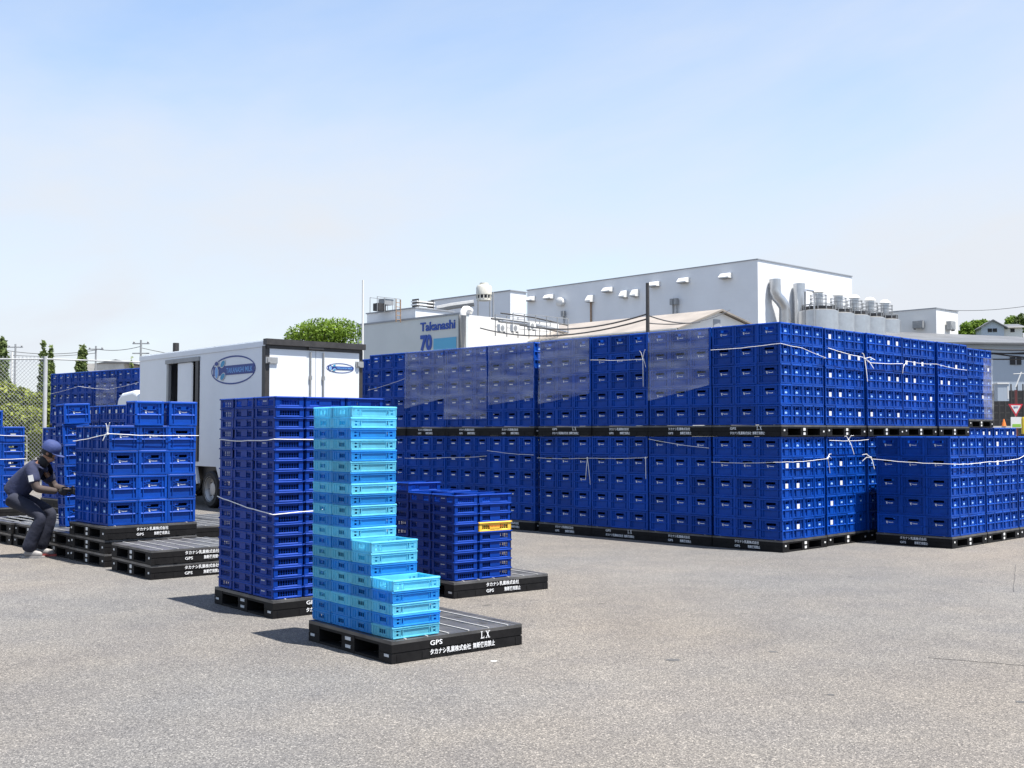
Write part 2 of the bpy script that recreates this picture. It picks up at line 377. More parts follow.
records = []     # every deep crate: matrix, label, visible faces, stickers
def deep_stack(fr, z0, layers, rot, phrase, nv=None, nu=None, stick={}, pstick=.0, full=False, skip=(), jit=.003, top_full=False, hs=1.0):
    NU, NV = (4, 3) if rot == 0 else (3, 4)
    SP = 1.076; pu, pv = SP / NU, SP / NV; o_ = (PS - SP) / 2
    for k in range(layers):
        for i in range(NU):
            for j in range(NV):
                top = top_full and k == layers - 1
                if not (i == 0 or j == 0 or top) or (i, j, k) in skip: continue
                M = fr.M(o_ + pu * (i + .5) + random.uniform(-jit, jit), o_ + pv * (j + .5) + random.uniform(-jit, jit), z0 + k * CH * hs, rot + random.uniform(-.5, .5)) @ Matrix.Diagonal((1, 1, hs, 1))
                row = layers - k
                if i == 0 and j == 0: where = 'at the front corner'
                elif i == 0: where = f'{ORD[j + 1]} from corner, shaded side'
                else: where = f'{ORD[i + 1]} from corner, sunlit side'
                lab = f'{ORD[row]} blue crate down, {where}, {phrase}'
                st = None
                if rot == 0 and j == 0: st = (i, row) in stick or random.random() < pstick
                if rot == 90 and i == 0: st = random.random() < pstick
                records.append(dict(M=M, lab=lab, A=(rot == 0 and i == 0) or (rot == 90 and j == 0), B=(rot == 0 and j == 0) or (rot == 90 and i == 0), st=st, rot=rot, shell=(i == 0 or j == 0)))

# ------------------------------------------------------------------ the double-tier wall
WALL = Fr(3.50, 14.557, 44.29)
TZ = PH + 5 * CH
GL = [0, 1.105, 2.21, 3.30, 4.50, 5.575, 6.655, 7.74]
stick_lo0 = {(0,2),(1,2),(2,2),(0,3),(1,3),(1,4),(1,5)}; stick_up1 = {(0,1),(0,2),(1,2),(2,2),(3,2),(0,3),(0,4),(1,4),(0,5),(3,5)}
stick_lo1 = {(1,2),(1,3),(0,4),(0,5)}; stick_up2 = {(3,1),(2,1),(2,3),(3,3),(0,5),(3,5)}; stick_up3 = {(0,2),(1,2),(2,2),(0,3),(1,3),(0,4),(1,4),(3,4)}
for n, off in enumerate(GL):
    for tier, nm in ((0, 'lower'), (1, 'upper')):
        ph = f'{nm} stack at the wall corner' if n == 0 else f'{nm} stack {ORD[n]} left of wall corner'
        f = WALL.sub(random.uniform(-.012, .012), off + (0 if n == 0 else random.uniform(-.008, .008)))
        if n: f.a += R(random.uniform(-.4, .4))
        tx = 'text2' if (tier, n) in ((1, 0), (1, 3), (0, 2)) else 'text1'
        pallet(f, tier * TZ, f'black pallet under the {ph}', 0, tx, white=True, group='pallets of the crate wall')
        deep_stack(f, tier * TZ + PH, 5, 0, ph, stick=stick_lo0 if tier == 0 else {}, pstick=.0) if n == 0 else deep_stack(f, tier * TZ + PH, 5, 0, ph)
for n in range(1, 5):
    for tier, nm in ((0, 'lower'), (1, 'upper')):
        ph = f'{nm} stack {ORD[n]} right of wall corner'
        f = WALL.sub((0, 1.17, 2.275, 3.41, 4.53)[n], (0, .03, .0, .02, -.01)[n])
        pallet(f, tier * TZ, f'black pallet under the {ph}', 0, 'text1', white=True, group='pallets of the crate wall')
        deep_stack(f, tier * TZ + PH, 5, 0, ph, stick={(1,1): stick_up1, (0,1): stick_lo1, (1,2): stick_up2, (1,3): stick_up3}.get((tier, n), {}), pstick=.22 if n > 3 else 0)
f = WALL.sub(2.0, 11.3); plain_tail = f
for tier, nm in ((0, 'lower'), (1, 'upper')):
    pallet(f, tier * TZ + .157, f'black pallet under the {nm} stack beside truck rear', 0, None, white=True); deep_stack(f, tier * TZ + .157 + PH, 5, 0, f'{nm} stack beside truck rear')
pallet(f, 0, 'lowest black pallet of the stack beside truck rear', 0, None, white=True)
# second row, set back, on a doubled pallet
for n, s in ((0, 8.22), (1, 9.36)):
    f = WALL.sub(s, 1.12); ph = 'set-back double stack beside film' if n == 0 else 'set-back low stack past film'
    pallet(f, 0, f'bottom black pallet of the {ph}', 0, 'text1', white=True); pallet(f, PH, f'second black pallet of the {ph}', 0, 'text1', white=True)
    deep_stack(f, 2 * PH, 5, 0, ('lower ' if n == 0 else '') + ph, pstick=.4, top_full=(n == 1))
    if n == 0:
        pallet(f, 2 * PH + 5 * CH, f'black pallet under upper {ph}', 0, 'text1', white=True); deep_stack(f, 3 * PH + 5 * CH, 5, 0, 'upper ' + ph, pstick=.25)
# single-tier stacks in front of the wall on the right
LOW = Fr(5.88, 15.05, 44.0)
for n, ph in enumerate(('low stack before the wall', 'middle low stack before wall', 'outer low stack before wall')):
    f = LOW.sub(n * 1.125, random.uniform(-.01, .01))
    pallet(f, 0, f'black pallet under the {ph}', 0, 'text1', white=True, group='pallets of the low stacks'); deep_stack(f, PH, 5, 0, ph, pstick=.05, top_full=True)

# ------------------------------------------------------------------ left group: crates on pallets beside the worker
PA = Fr(-4.69, 12.98, 41)
for k in range(3): pallet(PA, k * PH, f'{("bottom","middle","top")[k]} black pallet beneath the bright blue crates beside worker', 90, 'text1' if k == 2 else None, white=True, group='pallets by the worker', du=random.uniform(-.5, .5))
deep_stack(PA.sub(.03, .02), 3 * PH, 4, 90, 'stack beside the worker', top_full=True, jit=.004, hs=1.085)
def single(M, lab, A=True, B=True, rot=90, st=None): records.append(dict(M=M, lab=lab, A=A, B=B, st=st, rot=rot, shell=True))
HS = 1.085; SZ = Matrix.Diagonal((1, 1, HS, 1)); zt = 3 * PH + 4 * CH * HS
single(PA.M(.03 + PS * .5 - .06, .02 + .14, zt, 90.6) @ SZ, 'loose blue crate topping middle column of stack beside the worker')
single(PA.M(.03 + PS * 5 / 6, .02 + .14, zt, 89.5) @ SZ, 'loose blue crate topping rear-end column of stack beside the worker')
for j in range(1, 4): single(PA.M(.03 + PS * 5 / 6, .02 + .14 + .275 * j, zt, 90) @ SZ, f'{ORD[j]} blue crate behind the loose crate topping stack beside worker', A=False)
PB = Fr(-5.42, 13.86, 41)
for n in range(3):
    f = PB.sub(random.uniform(-.03, .03), n * 1.13)
    for k in range(2): pallet(f, k * PH, f'{("bottom","top")[k]} bare black pallet {("behind the worker","second behind the worker","third behind the worker")[n]}', 90, None, decked=(k == 1), white=True, group='pallets by the worker', du=random.uniform(-1, 1))
for n, (u, v) in enumerate(((1.16, 1.16), (1.16, 2.3), (2.3, .9), (2.34, 2.1), (.05, 3.6))):
    f = PA.sub(u, v)
    for k in range(2): pallet(f, k * PH, f'{("bottom","top")[k]} bare black pallet in {ORD[n + 1]} pile between crates and truck', 90, None, decked=(k == 1), white=True, group='bare pallets before the truck')
P2 = Fr(-3.80, 11.87, 39.5)
for k in range(2): pallet(P2, k * PH, ('bottom pallet of the low bare two-pallet pile at yard front', 'top pallet of the low bare two-pallet pile at yard front')[k], 90, 'text1', decked=(k == 1), white=True, group='pallets by the worker', du=(0, .6)[k])
# leaning pile handled by the worker
lean = Matrix.Translation(Vector((-5.80, 14.98, 2 * PH + .012)))
for k in range(6):
    tilt = Matrix.Rotation(R(-3.2), 4, 'Y')
    M = lean @ tilt @ Matrix.Translation((random.uniform(-.006, .006) + (.02 if k == 5 else 0), 0, k * CH)) @ Matrix.Rotation(R(41 + 90 + (4 if k == 5 else random.uniform(-1, 1))), 4, 'Z')
    single(M, f'{ORD[6 - k]} blue crate down in the leaning pile beside the worker')
# left edge: sunlit pile, dark piles and the far wall
PL = Fr(-9.03, 18.2, 41)
for k in range(2): pallet(PL, k * PH, f'{("bottom","top")[k]} black pallet under crate stack cut by left picture edge', 90, None, white=True, group='pallets by the fence')
deep_stack(PL, 2 * PH, 5, 90, 'stack at left picture edge', top_full=True)
single(PL.M(PS * .5, .14, 2 * PH + 5 * CH, 90), 'lone blue crate on top of stack at left picture edge')
def plain_stack(f, z0, layers, rot, ph, npal=1, **k):
    for q in range(npal): pallet(f, z0 + q * PH, f'{ORD[q+1]} black pallet under {ph}', rot, None, white=True, group='pallets by the fence')
    deep_stack(f, z0 + npal * PH, layers, rot, ph, **k)
plain_stack(Fr(-8.35, 20.9, 43), 0, 5, 0, 'dark stack near the fence', 2)
for n in range(3): plain_stack(Fr(-6.62, 19.2, 43).sub(0, n * 1.12), 0, 7, 90, f'{ORD[n+1]} dark stack before the cab', 1, pstick=.9)
FARW = Fr(-9.16, 27.5, 49.6)
for n in range(4):
    f = FARW.sub(0, n * 1.11)
    plain_stack(f, 0, 5, 0, f'lower far stack {ORD[n+1]} from truck', 2); plain_stack(f, 2 * PH + 5 * CH, 5, 0, f'upper far stack {ORD[n+1]} from truck', 1)

# choose the 295 crates that show largest; the rest is one mass
OCC = [((218, 396, 386, 618), 9.4), ((313, 409, 394, 640), 8), ((394, 571, 441, 640), 7.5), ((396, 490, 511, 590), 10.5), ((76, 425, 198, 545), 13), ((142, 348, 361, 512), 20), ((880, 440, 1024, 545), 15.2), ((20, 440, 60, 555), 14), ((0, 428, 27, 500), 18.2), ((713, 322, 826, 553), 14.6), ((826, 328, 960, 436), 15.5), ((880, 322, 1024, 440), 17)]
for r in records:
    M = r['M']; c = M.translation + Vector((0, 0, CH / 2)); px, py = to_px(c); Y = c.y
    ok = r['shell'] and -12 < px < 1036 and -10 < py < 780
    if ok:
        for (x0, y0, x1, y1), d in OCC:
            if x0 + 5 < px < x1 - 5 and y0 + 4 < py < y1 - 4 and Y > d + 1.6: ok = False
    sz = (CX * (r['B']) + CY * (r['A'])) / Y ** 2
    r['score'] = sz if ok else -1 / Y
records.sort(key=lambda r: -r['score'])
NIND = 295
mass = MB()
for n, r in enumerate(records):
    M = r['M']; sa = -1; sb = -1
    if r['rot'] == 90: sa, sb = -1, 1            # rot 90: -x face looks to -v, +y face looks to -u
    if n < NIND and r['score'] > 0:
        o = tag(link('crate', CRATE, None, M), r['lab'], 'crate', 'deep blue stacking crates')
        if r['A']: link('logo', LOGO, o, LOGO_M[sa])
        if r['B']: link('sticker', STK if r['st'] else SLB, o, STK_M[sb] @ Matrix.Translation((random.uniform(-.006, .006), random.uniform(-.006, .004), 0)))
    else:
        b = len(mass.v); mass.v += [tuple(M @ Vector(q)) for q in CR.v]; mass.f += [tuple(b + i for i in q) for q in CR.f]; mass.m += [0] * len(CR.f)
        if r['A']: mass.box(-.045, .04, -.008, .010, 0, .0015, 1, M @ LOGO_M[sa])
        if r['B']: (mass.box(-.032, .032, -.031, .031, 0, .0015, 1, M @ STK_M[sb]) if r['st'] else mass.box(-.022, .022, -.012, .010, 0, .0015, 2, M @ STK_M[sb]))
tag(mass.obj('stacked_crates', [BLUE_M, STICK, LOGOB]), 'remaining deep blue crates massed in the stacks farther back', 'crates', 'deep blue stacking crates', 'stuff')

# ------------------------------------------------------------------ shallow trays
TX, TY, TP = .285, .405, .0894          # x short, y long
def tray_mb():
    m = MB(); hx, hy, h = TX / 2 - .002, TY / 2 - .002, TP - .001
    def put(k, sg, a0, a1, d0, d1, z0, z1):
        if k == 'x': q = sorted((sg * (hx - d0), sg * (hx - d1))); m.box(q[0], q[1], a0, a1, z0, z1)
        else: q = sorted((sg * (hy - d0), sg * (hy - d1))); m.box(a0, a1, q[0], q[1], z0, z1)
    for sg in (1, -1):
        for k, w in (('x', hy), ('y', hx)):
            e = .0 if k == 'x' else .001
            m.crib(k, sg, hx if k == 'x' else hy, -w, w, e, .014, h - .012, h, .008)      # lip
            put(k, sg, -w + .016, w - .016, .014, .020, h - .03, h - .012)
            m.crib(k, sg, hx if k == 'x' else hy, -w + .016, w - .016, .006, .020, .0, .016, .009)      # bottom rail, catches light
            for a in (-w + .008, w - .048): put(k, sg, a, a + .040, .008 + e, .020, .0, h - .012)
            if k == 'x':
                put(k, sg, -.06, .06, .010, .019, .016, h - .012)      # plate for the print
                spans = ((-w + .048, -.06), (.06, w - .048))
            else: spans = ((-w + .048, w - .048),)
            for a0, a1 in spans:
                n = max(2, int((a1 - a0) / .021))
                for q in range(1, n): a = a0 + (a1 - a0) * q / n; put(k, sg, a - .003, a + .003, .0145, .019, .016, h - .03)
                put(k, sg, a0, a1, .0175, .0198, .030, .034)
    m.box(-hx + .02, hx - .02, -hy + .02, hy - .02, .001, .006)
    return m
TR = tray_mb(); TRAY = TR.mesh('tray', TRAYB); TRAYY = TR.mesh('tray', YEL)
TLOGO = MB().box(-.026, .03, -.003, .004, 0, .001).box(-.034, -.028, -.006, .007, 0, .001).mesh('logo', GREYP)
TL_M = {s: tmat((s * (TX / 2 - .0118), 0, .050), (0, s, 0)) for s in (1, -1)}
TS_M = {s: tmat((.0, s * (TY / 2 - .0018), TP - .02), (-s, 0, 0)) for s in (1, -1)}
def tray_columns(fr, cols, stackname, du=.0, dv=.0, z=PH, swap=None):
    for (u, v, rot, layers, colname, hid) in cols:
        for k in range(layers):
            if k < hid: continue
            me = TRAY; lab = f'blue tray {ORD[layers - k]} from top, {colname}, {stackname}'
            if swap and (colname, layers - k) == swap: me = TRAYY; lab = 'single yellow tray among the blue trays of the low stack'
            o = tag(link('tray', me, None, fr.M(u + du + random.uniform(-.003, .003), v + dv + random.uniform(-.003, .003), z + k * TP, rot + random.uniform(-.4, .4))), lab, 'tray', 'shallow blue trays')
            if me is TRAY and 'corner' in colname: link('logo', TLOGO, o, TL_M[-1])
TALL = Fr(-1.99, 9.39, 39.0)
pallet(TALL, 0, 'black pallet under the tall stack of dark blue trays', 90, 'text2', group='foreground pallets')
a, b = TX, TY
tray_columns(TALL, [(a/2, b/2, 0, 19, 'corner column', 0), (a/2, b*1.5, 0, 19, 'second shaded column', 0), (b/2, b*2 + a/2, 90, 19, 'rear shaded column', 0),
                    (a + b/2, a/2, 90, 19, 'middle sunlit column', 0), (a + b*1.5, a/2, 90, 19, 'far sunlit column', 0)], 'tall tray stack', .005, .005)
PT = Fr(-.54, 10.52, 37.4)
pallet(PT, 0, 'black pallet under low tray stack with the yellow tray', 90, 'text1', decked=True, group='foreground pallets')
tray_columns(PT, [(a/2, b/2, 0, 9, 'corner column', 0), (a/2, b*1.5, 0, 9, 'second shaded column', 0), (b/2, b*2 + a/2, 90, 10, 'rear shaded column', 0),
                  (a + b/2, a/2, 90, 9, 'sunlit column', 0)], 'low tray stack', .02, .03, swap=('sunlit column', 4))
for r in [o for o in COL.objects if o.name.startswith('tray') and 'yellow' in o.get('label', '')]:
    link('lettering', text_mesh('lettering', [('Takanashi', -.09, -.012, .03, .01, .18)], mat('red print', (.55, .10, .01), .5)), r, tmat((-TX / 2 + .0008, 0, .05), (0, -1, 0)))

fill = MB()
def fill_trays(fr, spots, layers, du, dv):
    for u, v, rot in spots:
        for k in range(layers):
            M = fr.M(u + du, v + dv, PH + k * TP, rot); q = len(fill.v); fill.v += [tuple(M @ Vector(x)) for x in TR.v]; fill.f += [tuple(q + i for i in x) for x in TR.f]; fill.m += [0] * len(TR.f)
fill_trays(TALL, [(a + .21, a + .15, 90), (a + .21, a + .15 + a, 90), (a + b * 1.5, a * 1.5, 90), (a + b * 1.5, a * 2.5, 90), (b + a / 2 + .02, b * 2 + .08, 0), (b + a * 1.5 + .03, b * 2 + .08, 0)], 19, .005, .005)
fill_trays(PT, [(a + .21, a + .15, 90), (a + .21, a + .15 + a, 90), (b + a / 2 + .02, b * 2 + .08, 0)], 9, .02, .03)
tag(fill.obj('inner_trays', TRAYB), 'blue trays packed inside and behind the tray stacks', 'trays', 'shallow blue trays', 'stuff')
# pale blue crates on the front pallet
LX = Fr(-.80, 7.55, 39.4)
pallet(LX, 0, 'black pallet marked with large letters under the pale blue crates', 90, 'text2', decked=True, group='foreground pallets')
BX, BY, BP = .275, .392, .0790
def pale_mb(tall=False):
    m = MB(); hx, hy, h = BX / 2 - .0015, BY / 2 - .0015, BP - .001
    def put(k, sg, a0, a1, d0, d1, z0, z1):
        if k == 'x': q = sorted((sg * (hx - d0), sg * (hx - d1))); m.box(q[0], q[1], a0, a1, z0, z1)
        else: q = sorted((sg * (hy - d0), sg * (hy - d1))); m.box(a0, a1, q[0], q[1], z0, z1)
    for sg in (1, -1):
        # long face: centre panel, slots at both ends, pairs of square holes
        w = hy; k = 'x'
        m.crib('x', sg, hx, -w, w, 0, .010, h - .012, h, .007); put(k, sg, -w + .008, w - .008, .004, .009, .0, .010)
        put(k, sg, -.105, .105, .008, .011, .010, h - .011)
        m.crib('x', sg, hx, -w + .004, w - .004, .002, .009, h - .024, h - .016, .005); m.crib('x', sg, hx, -w + .006, w - .006, .002, .009, .0, .011, .005)
        for s2 in (1, -1):
            def pr(a0, a1, d0, d1, z0, z1):
                q = sorted((s2 * a0, s2 * a1)); put(k, sg, q[0], q[1], d0, d1, z0, z1)
            pr(.105, .112, .004, .011, .010, h - .011); pr(.122, .128, .004, .011, .010, h - .011); pr(.112, .122, .007, .011, .010, .018); pr(.112, .122, .007, .011, .056, h - .011)
            pr(.128, .142, .006, .010, .010, h - .011); pr(.142, .162, .006, .010, .010, .017); pr(.142, .162, .006, .010, .031, .042); pr(.142, .162, .006, .010, .054, h - .011)
            pr(.162, w - .004, .004, .010, .010, h - .011)
        # short face: handle grille
        w = hx; k = 'y'
        m.crib('y', sg, hy, -w + .001, w - .001, .0005, .010, h - .012, h, .007); put(k, sg, -w + .010, w - .010, .004, .009, .0, .010)
        put(k, sg, -.040, .040, .006, .010, .010, .024); put(k, sg, -.040, .040, .006, .010, .052, h - .011)
        for a in (-.015, .011): put(k, sg, a, a + .004, .006, .010, .024, .052)
        for s2 in (1, -1):
            q = sorted((s2 * .040, s2 * .046)); put(k, sg, q[0], q[1], .003, .011, .010, h - .011)
            q = sorted((s2 * .046, s2 * .080)); put(k, sg, q[0], q[1], .007, .010, .010, h - .011)
            q = sorted((s2 * .080, s2 * .085)); put(k, sg, q[0], q[1], .003, .011, .010, h - .011)
            q = sorted((s2 * .085, s2 * .110)); put(k, sg, q[0], q[1], .007, .010, .010, h - .011)
            q = sorted((s2 * .110, s2 * (w - .002))); put(k, sg, q[0], q[1], .003, .010, .010, h - .011)
    m.box(-hx + .009, hx - .009, -hy + .009, hy - .009, .001, .004)
    return m
PB_ = pale_mb(); PALE = [PB_.mesh('tray', CYAN), PB_.mesh('tray', CYAN2)]
names = ['front', 'second', 'third', 'rear']
for j, layers in enumerate((5, 8, 20, 20)):
    for k in range(layers):
        c = 0 if (k % 2 == 0) else 1
        if k == 0: c = 1
        if k == layers - 1: c = 0
        if j == 0 and k == 0: c = 0
        o = link('tray', PALE[c], None, LX.M(.025 + BY / 2 + random.uniform(-.003, .003), .03 + BX * (j + .5) + random.uniform(-.002, .002), PH + k * BP, 90 + random.uniform(-.5, .5)))
        tag(o, f'{"pale" if c == 0 else "mid"} blue translucent tray, {ORD[layers - k]} from top in {names[j]} column', 'tray', 'translucent pale blue trays')

# ------------------------------------------------------------------ twine and film
def twine(pts, label, r=.0035, tails=()):
    m = MB(); P = [Vector(p) for p in pts]
    path = [P[0]]
    for a, b in zip(P, P[1:]):
        n = max(2, int((b - a).length / .12))
        for i in range(1, n + 1):
            t = i / n; path.append(a.lerp(b, t) + Vector((0, 0, -.012 * math.sin(math.pi * t) * min(1, (b - a).length) + random.uniform(-.003, .003))))
    m.tube(path, r, 5)
    for base, ds in tails:
        base = Vector(base); m.rev([(.001, -.016), (.013, -.008), (.013, .008), (.001, .016)], base, 6)
        for d in ds:
            d = Vector(d); m.tube([base, base + d * .5 + Vector((0, 0, .03)), base + d], [r * 1.6, r * 1.4, r], 5)
    return tag(m.obj('twine', TWINE), label, 'twine', 'white packing twine')
e = -.012
def wl(v, z, u=None): return WALL.p(e - .01 if u is None else u, v, z)
def wr(u, z): return WALL.p(u, e - .01, z)
z_up = lambda row: TZ + PH + (5 - row) * CH
twine([wl(1.09, z_up(1) - .05), wl(-.015, z_up(1) - .02), wr(.5, z_up(1) - .055), wr(1.09, z_up(1) - .16), WALL.p(1.11, .1, z_up(1) - .17)], 'white twine round the upper stack at the wall corner')
twine([wl(1.09, 1.50 - .35), wl(-.015, 1.50 - .33), wr(1.09, 1.50 - .30)], 'white twine knotted round the lower stack at the wall corner', tails=[(wr(1.1, 1.2), [WALL.u * .10 + Vector((0, 0, .06)), WALL.u * .1 + Vector((0, 0, .0)), WALL.u * .06 + Vector((0, 0, -.20))])])
s1, s2 = 1.14, 3.35
twine([wr(s1 + .01, z_up(1) - .02), wr(2.1, z_up(1) - .10), wr(2.3, z_up(2) + .1), wr(s2 - .03, z_up(2) + .13)], 'white twine with loose knot on upper stacks right of corner', tails=[(wr(2.16, z_up(1) - .12), [Vector((.12, -.02, -.14)), Vector((.02, -.05, -.33)), Vector((-.05, -.04, .08)), Vector((.14, -.03, -.02))])], r=.0045)
twine([wr(s2 - .02, z_up(2) + .1), wr(s2 + .12, z_up(2) + .17), wr(4.45, z_up(2) + .17), wr(5.55, z_up(2) + .12)], 'white twine across upper stacks farther right of corner', tails=[(wr(s2, z_up(2) + .1), [Vector((-.03, -.03, -.12))])])
twine([wr(s1 + .01, TZ - .055), wr(2.24, TZ - .05)], 'white twine knotted round lower stack right of corner', tails=[(wr(1.67, TZ - .05), [Vector((.07, -.02, -.2)), Vector((-.06, -.02, .05)), Vector((.07, -.02, .06))])])
twine([wl(2.2, TZ - .30), wl(3.32, TZ - .33), wl(4.42, TZ - .34)], 'white twine sagging along lower stacks third and fourth left of corner', tails=[(wl(3.36, TZ - .33), [Vector((-.03, -.03, -.32)), Vector((.04, -.03, -.4))]), (wl(2.24, TZ - .31), [Vector((0, -.03, -.3))])])
twine([wl(1.13, TZ - .16), wl(2.18, TZ - .04)], 'slack white twine slanting over lower stack next to wall corner')
twine([wl(2.25, z_up(1) - .12), wl(3.30, z_up(1) - .08)], 'white twine with long tails on upper stack third left of corner', tails=[(wl(2.28, z_up(1) - .12), [Vector((0, -.03, -.4)), Vector((.03, -.03, .14)), Vector((-.05, -.03, .12)), Vector((.04, -.03, -.12))])])
twine([wl(4.50, TZ - .30), wl(5.58, TZ - .24)], 'white twine on lower stack beside the wall gap')
twine([wl(5.59, TZ - .33), wl(6.65, TZ - .37), wl(7.74, TZ - .40)], 'white twine on lower stacks left of the wall gap')
twine([wl(7.76, z_up(2) + .06), wl(8.84, z_up(2) - .12)], 'white twine slanting on upper stack next to the truck')
def lw(u, v, z): return LOW.p(u, v, z)
twine([lw(-.02, 1.13, TZ - .32), lw(-.02, -.02, TZ - .37), lw(1.1, -.02, TZ - .36), lw(2.2, -.025, TZ - .33), lw(2.5, -.03, TZ - .25)], 'white twine round the low stacks before the wall', tails=[(lw(-.05, 1.13, TZ - .30), [Vector((-.12, 0, .04)), Vector((-.12, 0, -.05)), Vector((.04, -.03, -.16))])], r=.0045)
pa = PA.sub(.03, .02)
za = zt - .10
twine([pa.p(-.015, 1.1, za - .09), pa.p(-.015, -.012, za), pa.p(1.11, -.012, za - .02)], 'white twine knotted at corner of crates beside the worker', tails=[(pa.p(-.02, -.02, za), [Vector((.03, -.02, .13)), Vector((-.015, -.02, .12)), Vector((-.05, -.01, -.08))])], r=.0042)
twine([TALL.p(-.006, 1.09, 1.485), TALL.p(-.006, -.006, 1.49), TALL.p(1.1, -.006, 1.52)], 'upper white twine round the tall tray stack', r=.004)
twine([TALL.p(-.006, 1.09, .97), TALL.p(-.006, -.006, .865), TALL.p(1.1, -.006, .94)], 'lower white twine round the tall tray stack', r=.0045)
twine([PL.p(.0, -.02, 1.56), PL.p(1.11, -.02, 1.5), PL.p(1.12, -.01, 1.05)], 'white twine hanging down corner of stack at left picture edge', r=.0042)
twine([PL.p(.0, -.02, 1.12), PL.p(1.11, -.02, 1.12)], 'lower white twine across stack at left picture edge', r=.004)
twine([FARW.p(-.02, 0, 2.8), FARW.p(-.02, 1.4, 2.66), FARW.p(-.02, 2.9, 2.78), FARW.p(-.02, 4.3, 2.62)], 'white twine sagging across the far crate wall by the fence', r=.0045)

def film_mat():
    m = bpy.data.materials.new('stretch film'); m.use_nodes = True; t = m.node_tree; b = t.nodes['Principled BSDF']; ln = t.links.new
    b.inputs['Base Color'].default_value = (.80, .83, .88, 1); b.inputs['Roughness'].default_value = .22
    tr = t.nodes.new('ShaderNodeBsdfTransparent'); ms = t.nodes.new('ShaderNodeMixShader')
    co = t.nodes.new('ShaderNodeTexCoord'); mp = t.nodes.new('ShaderNodeMapping'); mp.inputs['Scale'].default_value = (1, 1.0, 6); mp.inputs['Rotation'].default_value = (R(24), 0, 0)
    n = t.nodes.new('ShaderNodeTexNoise'); n.inputs['Scale'].default_value = 1.4; n.inputs['Detail'].default_value = 5
    r = t.nodes.new('ShaderNodeMapRange'); r.inputs['From Min'].default_value = .35; r.inputs['From Max'].default_value = .75; r.inputs['To Min'].default_value = .06; r.inputs['To Max'].default_value = .27
    ln(co.outputs['Object'], mp.inputs[0]); ln(mp.outputs[0], n.inputs['Vector']); ln(n.outputs['Fac'], r.inputs['Value'])
    ln(r.outputs[0], ms.inputs[0]); ln(tr.outputs[0], ms.inputs[1]); ln(b.outputs[0], ms.inputs[2]); ln(ms.outputs[0], t.nodes['Material Output'].inputs[0])
    return m
FILM = film_mat()
def film(fr, v0, v1, z0a, z0b, z1, label, side='v', off=-.022):
    m = MB(); nx, nz = 14, 12; ph = random.uniform(0, 6)
    for i in range(nx + 1):
        for k in range(nz + 1):
            s = i / nx; t = k / nz; zb = z0a + (z0b - z0a) * s; z = zb + (z1 - zb) * t
            w = off + .007 * math.sin(9 * t + 4 * s + ph) + .005 * math.sin(17 * s + 5 * t)
            m.v.append((w, v0 + (v1 - v0) * s, z) if side == 'v' else (v0 + (v1 - v0) * s, w, z))
    for i in range(nx):
        for k in range(nz): q = i * (nz + 1) + k; m.f.append((q, q + 1, q + nz + 2, q + nz + 1)); m.m.append(0)
    return tag(m.obj('plastic_film', FILM, None, fr.M(), True), label, 'film', 'stretch film on the crate wall')
TOP = 2 * TZ + .005
film(WALL, GL[1] + .02, GL[1] + 1.08, TOP - .80, TOP - 1.0, TOP, 'clear film with slanted hem on stack next to wall corner')
film(WALL, GL[3] + .02, GL[3] + 1.09, TOP - .86, TOP - 1.0, TOP, 'clear film on upper stack fourth from wall corner')
film(WALL, GL[4] + .0, GL[4] + 1.06, TOP - .90, TOP - 1.0, TOP, 'cloudy clear film on upper stack beside the wall gap')
film(WALL, GL[5] + .02, GL[5] + 1.10, TOP - 1.22, TOP - 1.22, TOP, 'long clear film on upper stack left of the wall gap')
film(WALL, GL[6] + .02, GL[6] + 1.10, TOP - .86, TOP - 1.02, TOP, 'clear film below the blue factory sign')
film(WALL.sub(8.22, 1.12), .62, 1.08, 2 * PH + 5 * CH + .15, 2 * PH + 5 * CH + .15, 3.0, 'clear film over the end of set-back double stack', 'u')
film(FARW, 1.0, 2.0, 2.1, 2.1, 2.95, 'hazy clear film on the far crate wall near the truck')
# PART2
# ------------------------------------------------------------------ delivery truck
TK = Fr(-4.74, 21.5, 41); TM = TK.M()
truck = empty('delivery_truck', TM, 'white box truck with side door ajar and oval emblem on its side', 'truck')
BW, BLN, ZB, ZT = 2.18, 5.95, .86, 3.35
m = MB()
m.box(0, .05, 0, 2.82, ZB, ZT - .12); m.box(0, .05, 4.46, BLN, ZB, ZT - .12); m.box(0, .05, 2.82, 4.46, 3.08, ZT - .12); m.box(0, .05, 2.82, 4.46, ZB, .95)
m.box(BW - .05, BW, 0, BLN, ZB, ZT - .12); m.box(.05, BW - .05, BLN - .05, BLN, ZB, ZT - .12); m.box(.05, BW - .05, .06, BLN - .05, ZB, ZB + .08)
cargo = m.obj('cargo_box', TWHITE, truck)
MB().box(.0, BW, .02, BLN, ZT - .12, ZT - .02).box(.03, BW - .03, .05, BLN - .03, ZT - .02, ZT).obj('roof', TWHITE, truck)
MB().box(-.018, .0, -.01, BLN, ZT - .13, ZT - .03).obj('roof_rail', TWHITE, truck)
MB().box(-.02, .07, -.03, .10, ZB, ZT - .12).obj('corner_post', DKSTEEL, truck); MB().box(BW - .07, BW + .02, -.03, .10, ZB, ZT - .12).obj('corner_post', DKSTEEL, truck)
MB().box(-.03, BW + .05, -.10, .04, ZT - .10, ZT + .015).box(.0, BW, -.05, .0, ZT - .17, ZT - .10).box(.9, 1.25, -.09, -.02, ZT - .15, ZT - .09).obj('rear_header', DKSTEEL, truck)
sd = MB().box(.012, .046, 3.24, 3.93, .96, 3.07).obj('side_door', TWHITE, truck)
MB().box(.0, .012, 3.16, 3.235, .98, 3.05).obj('door_edge', STICK, sd)
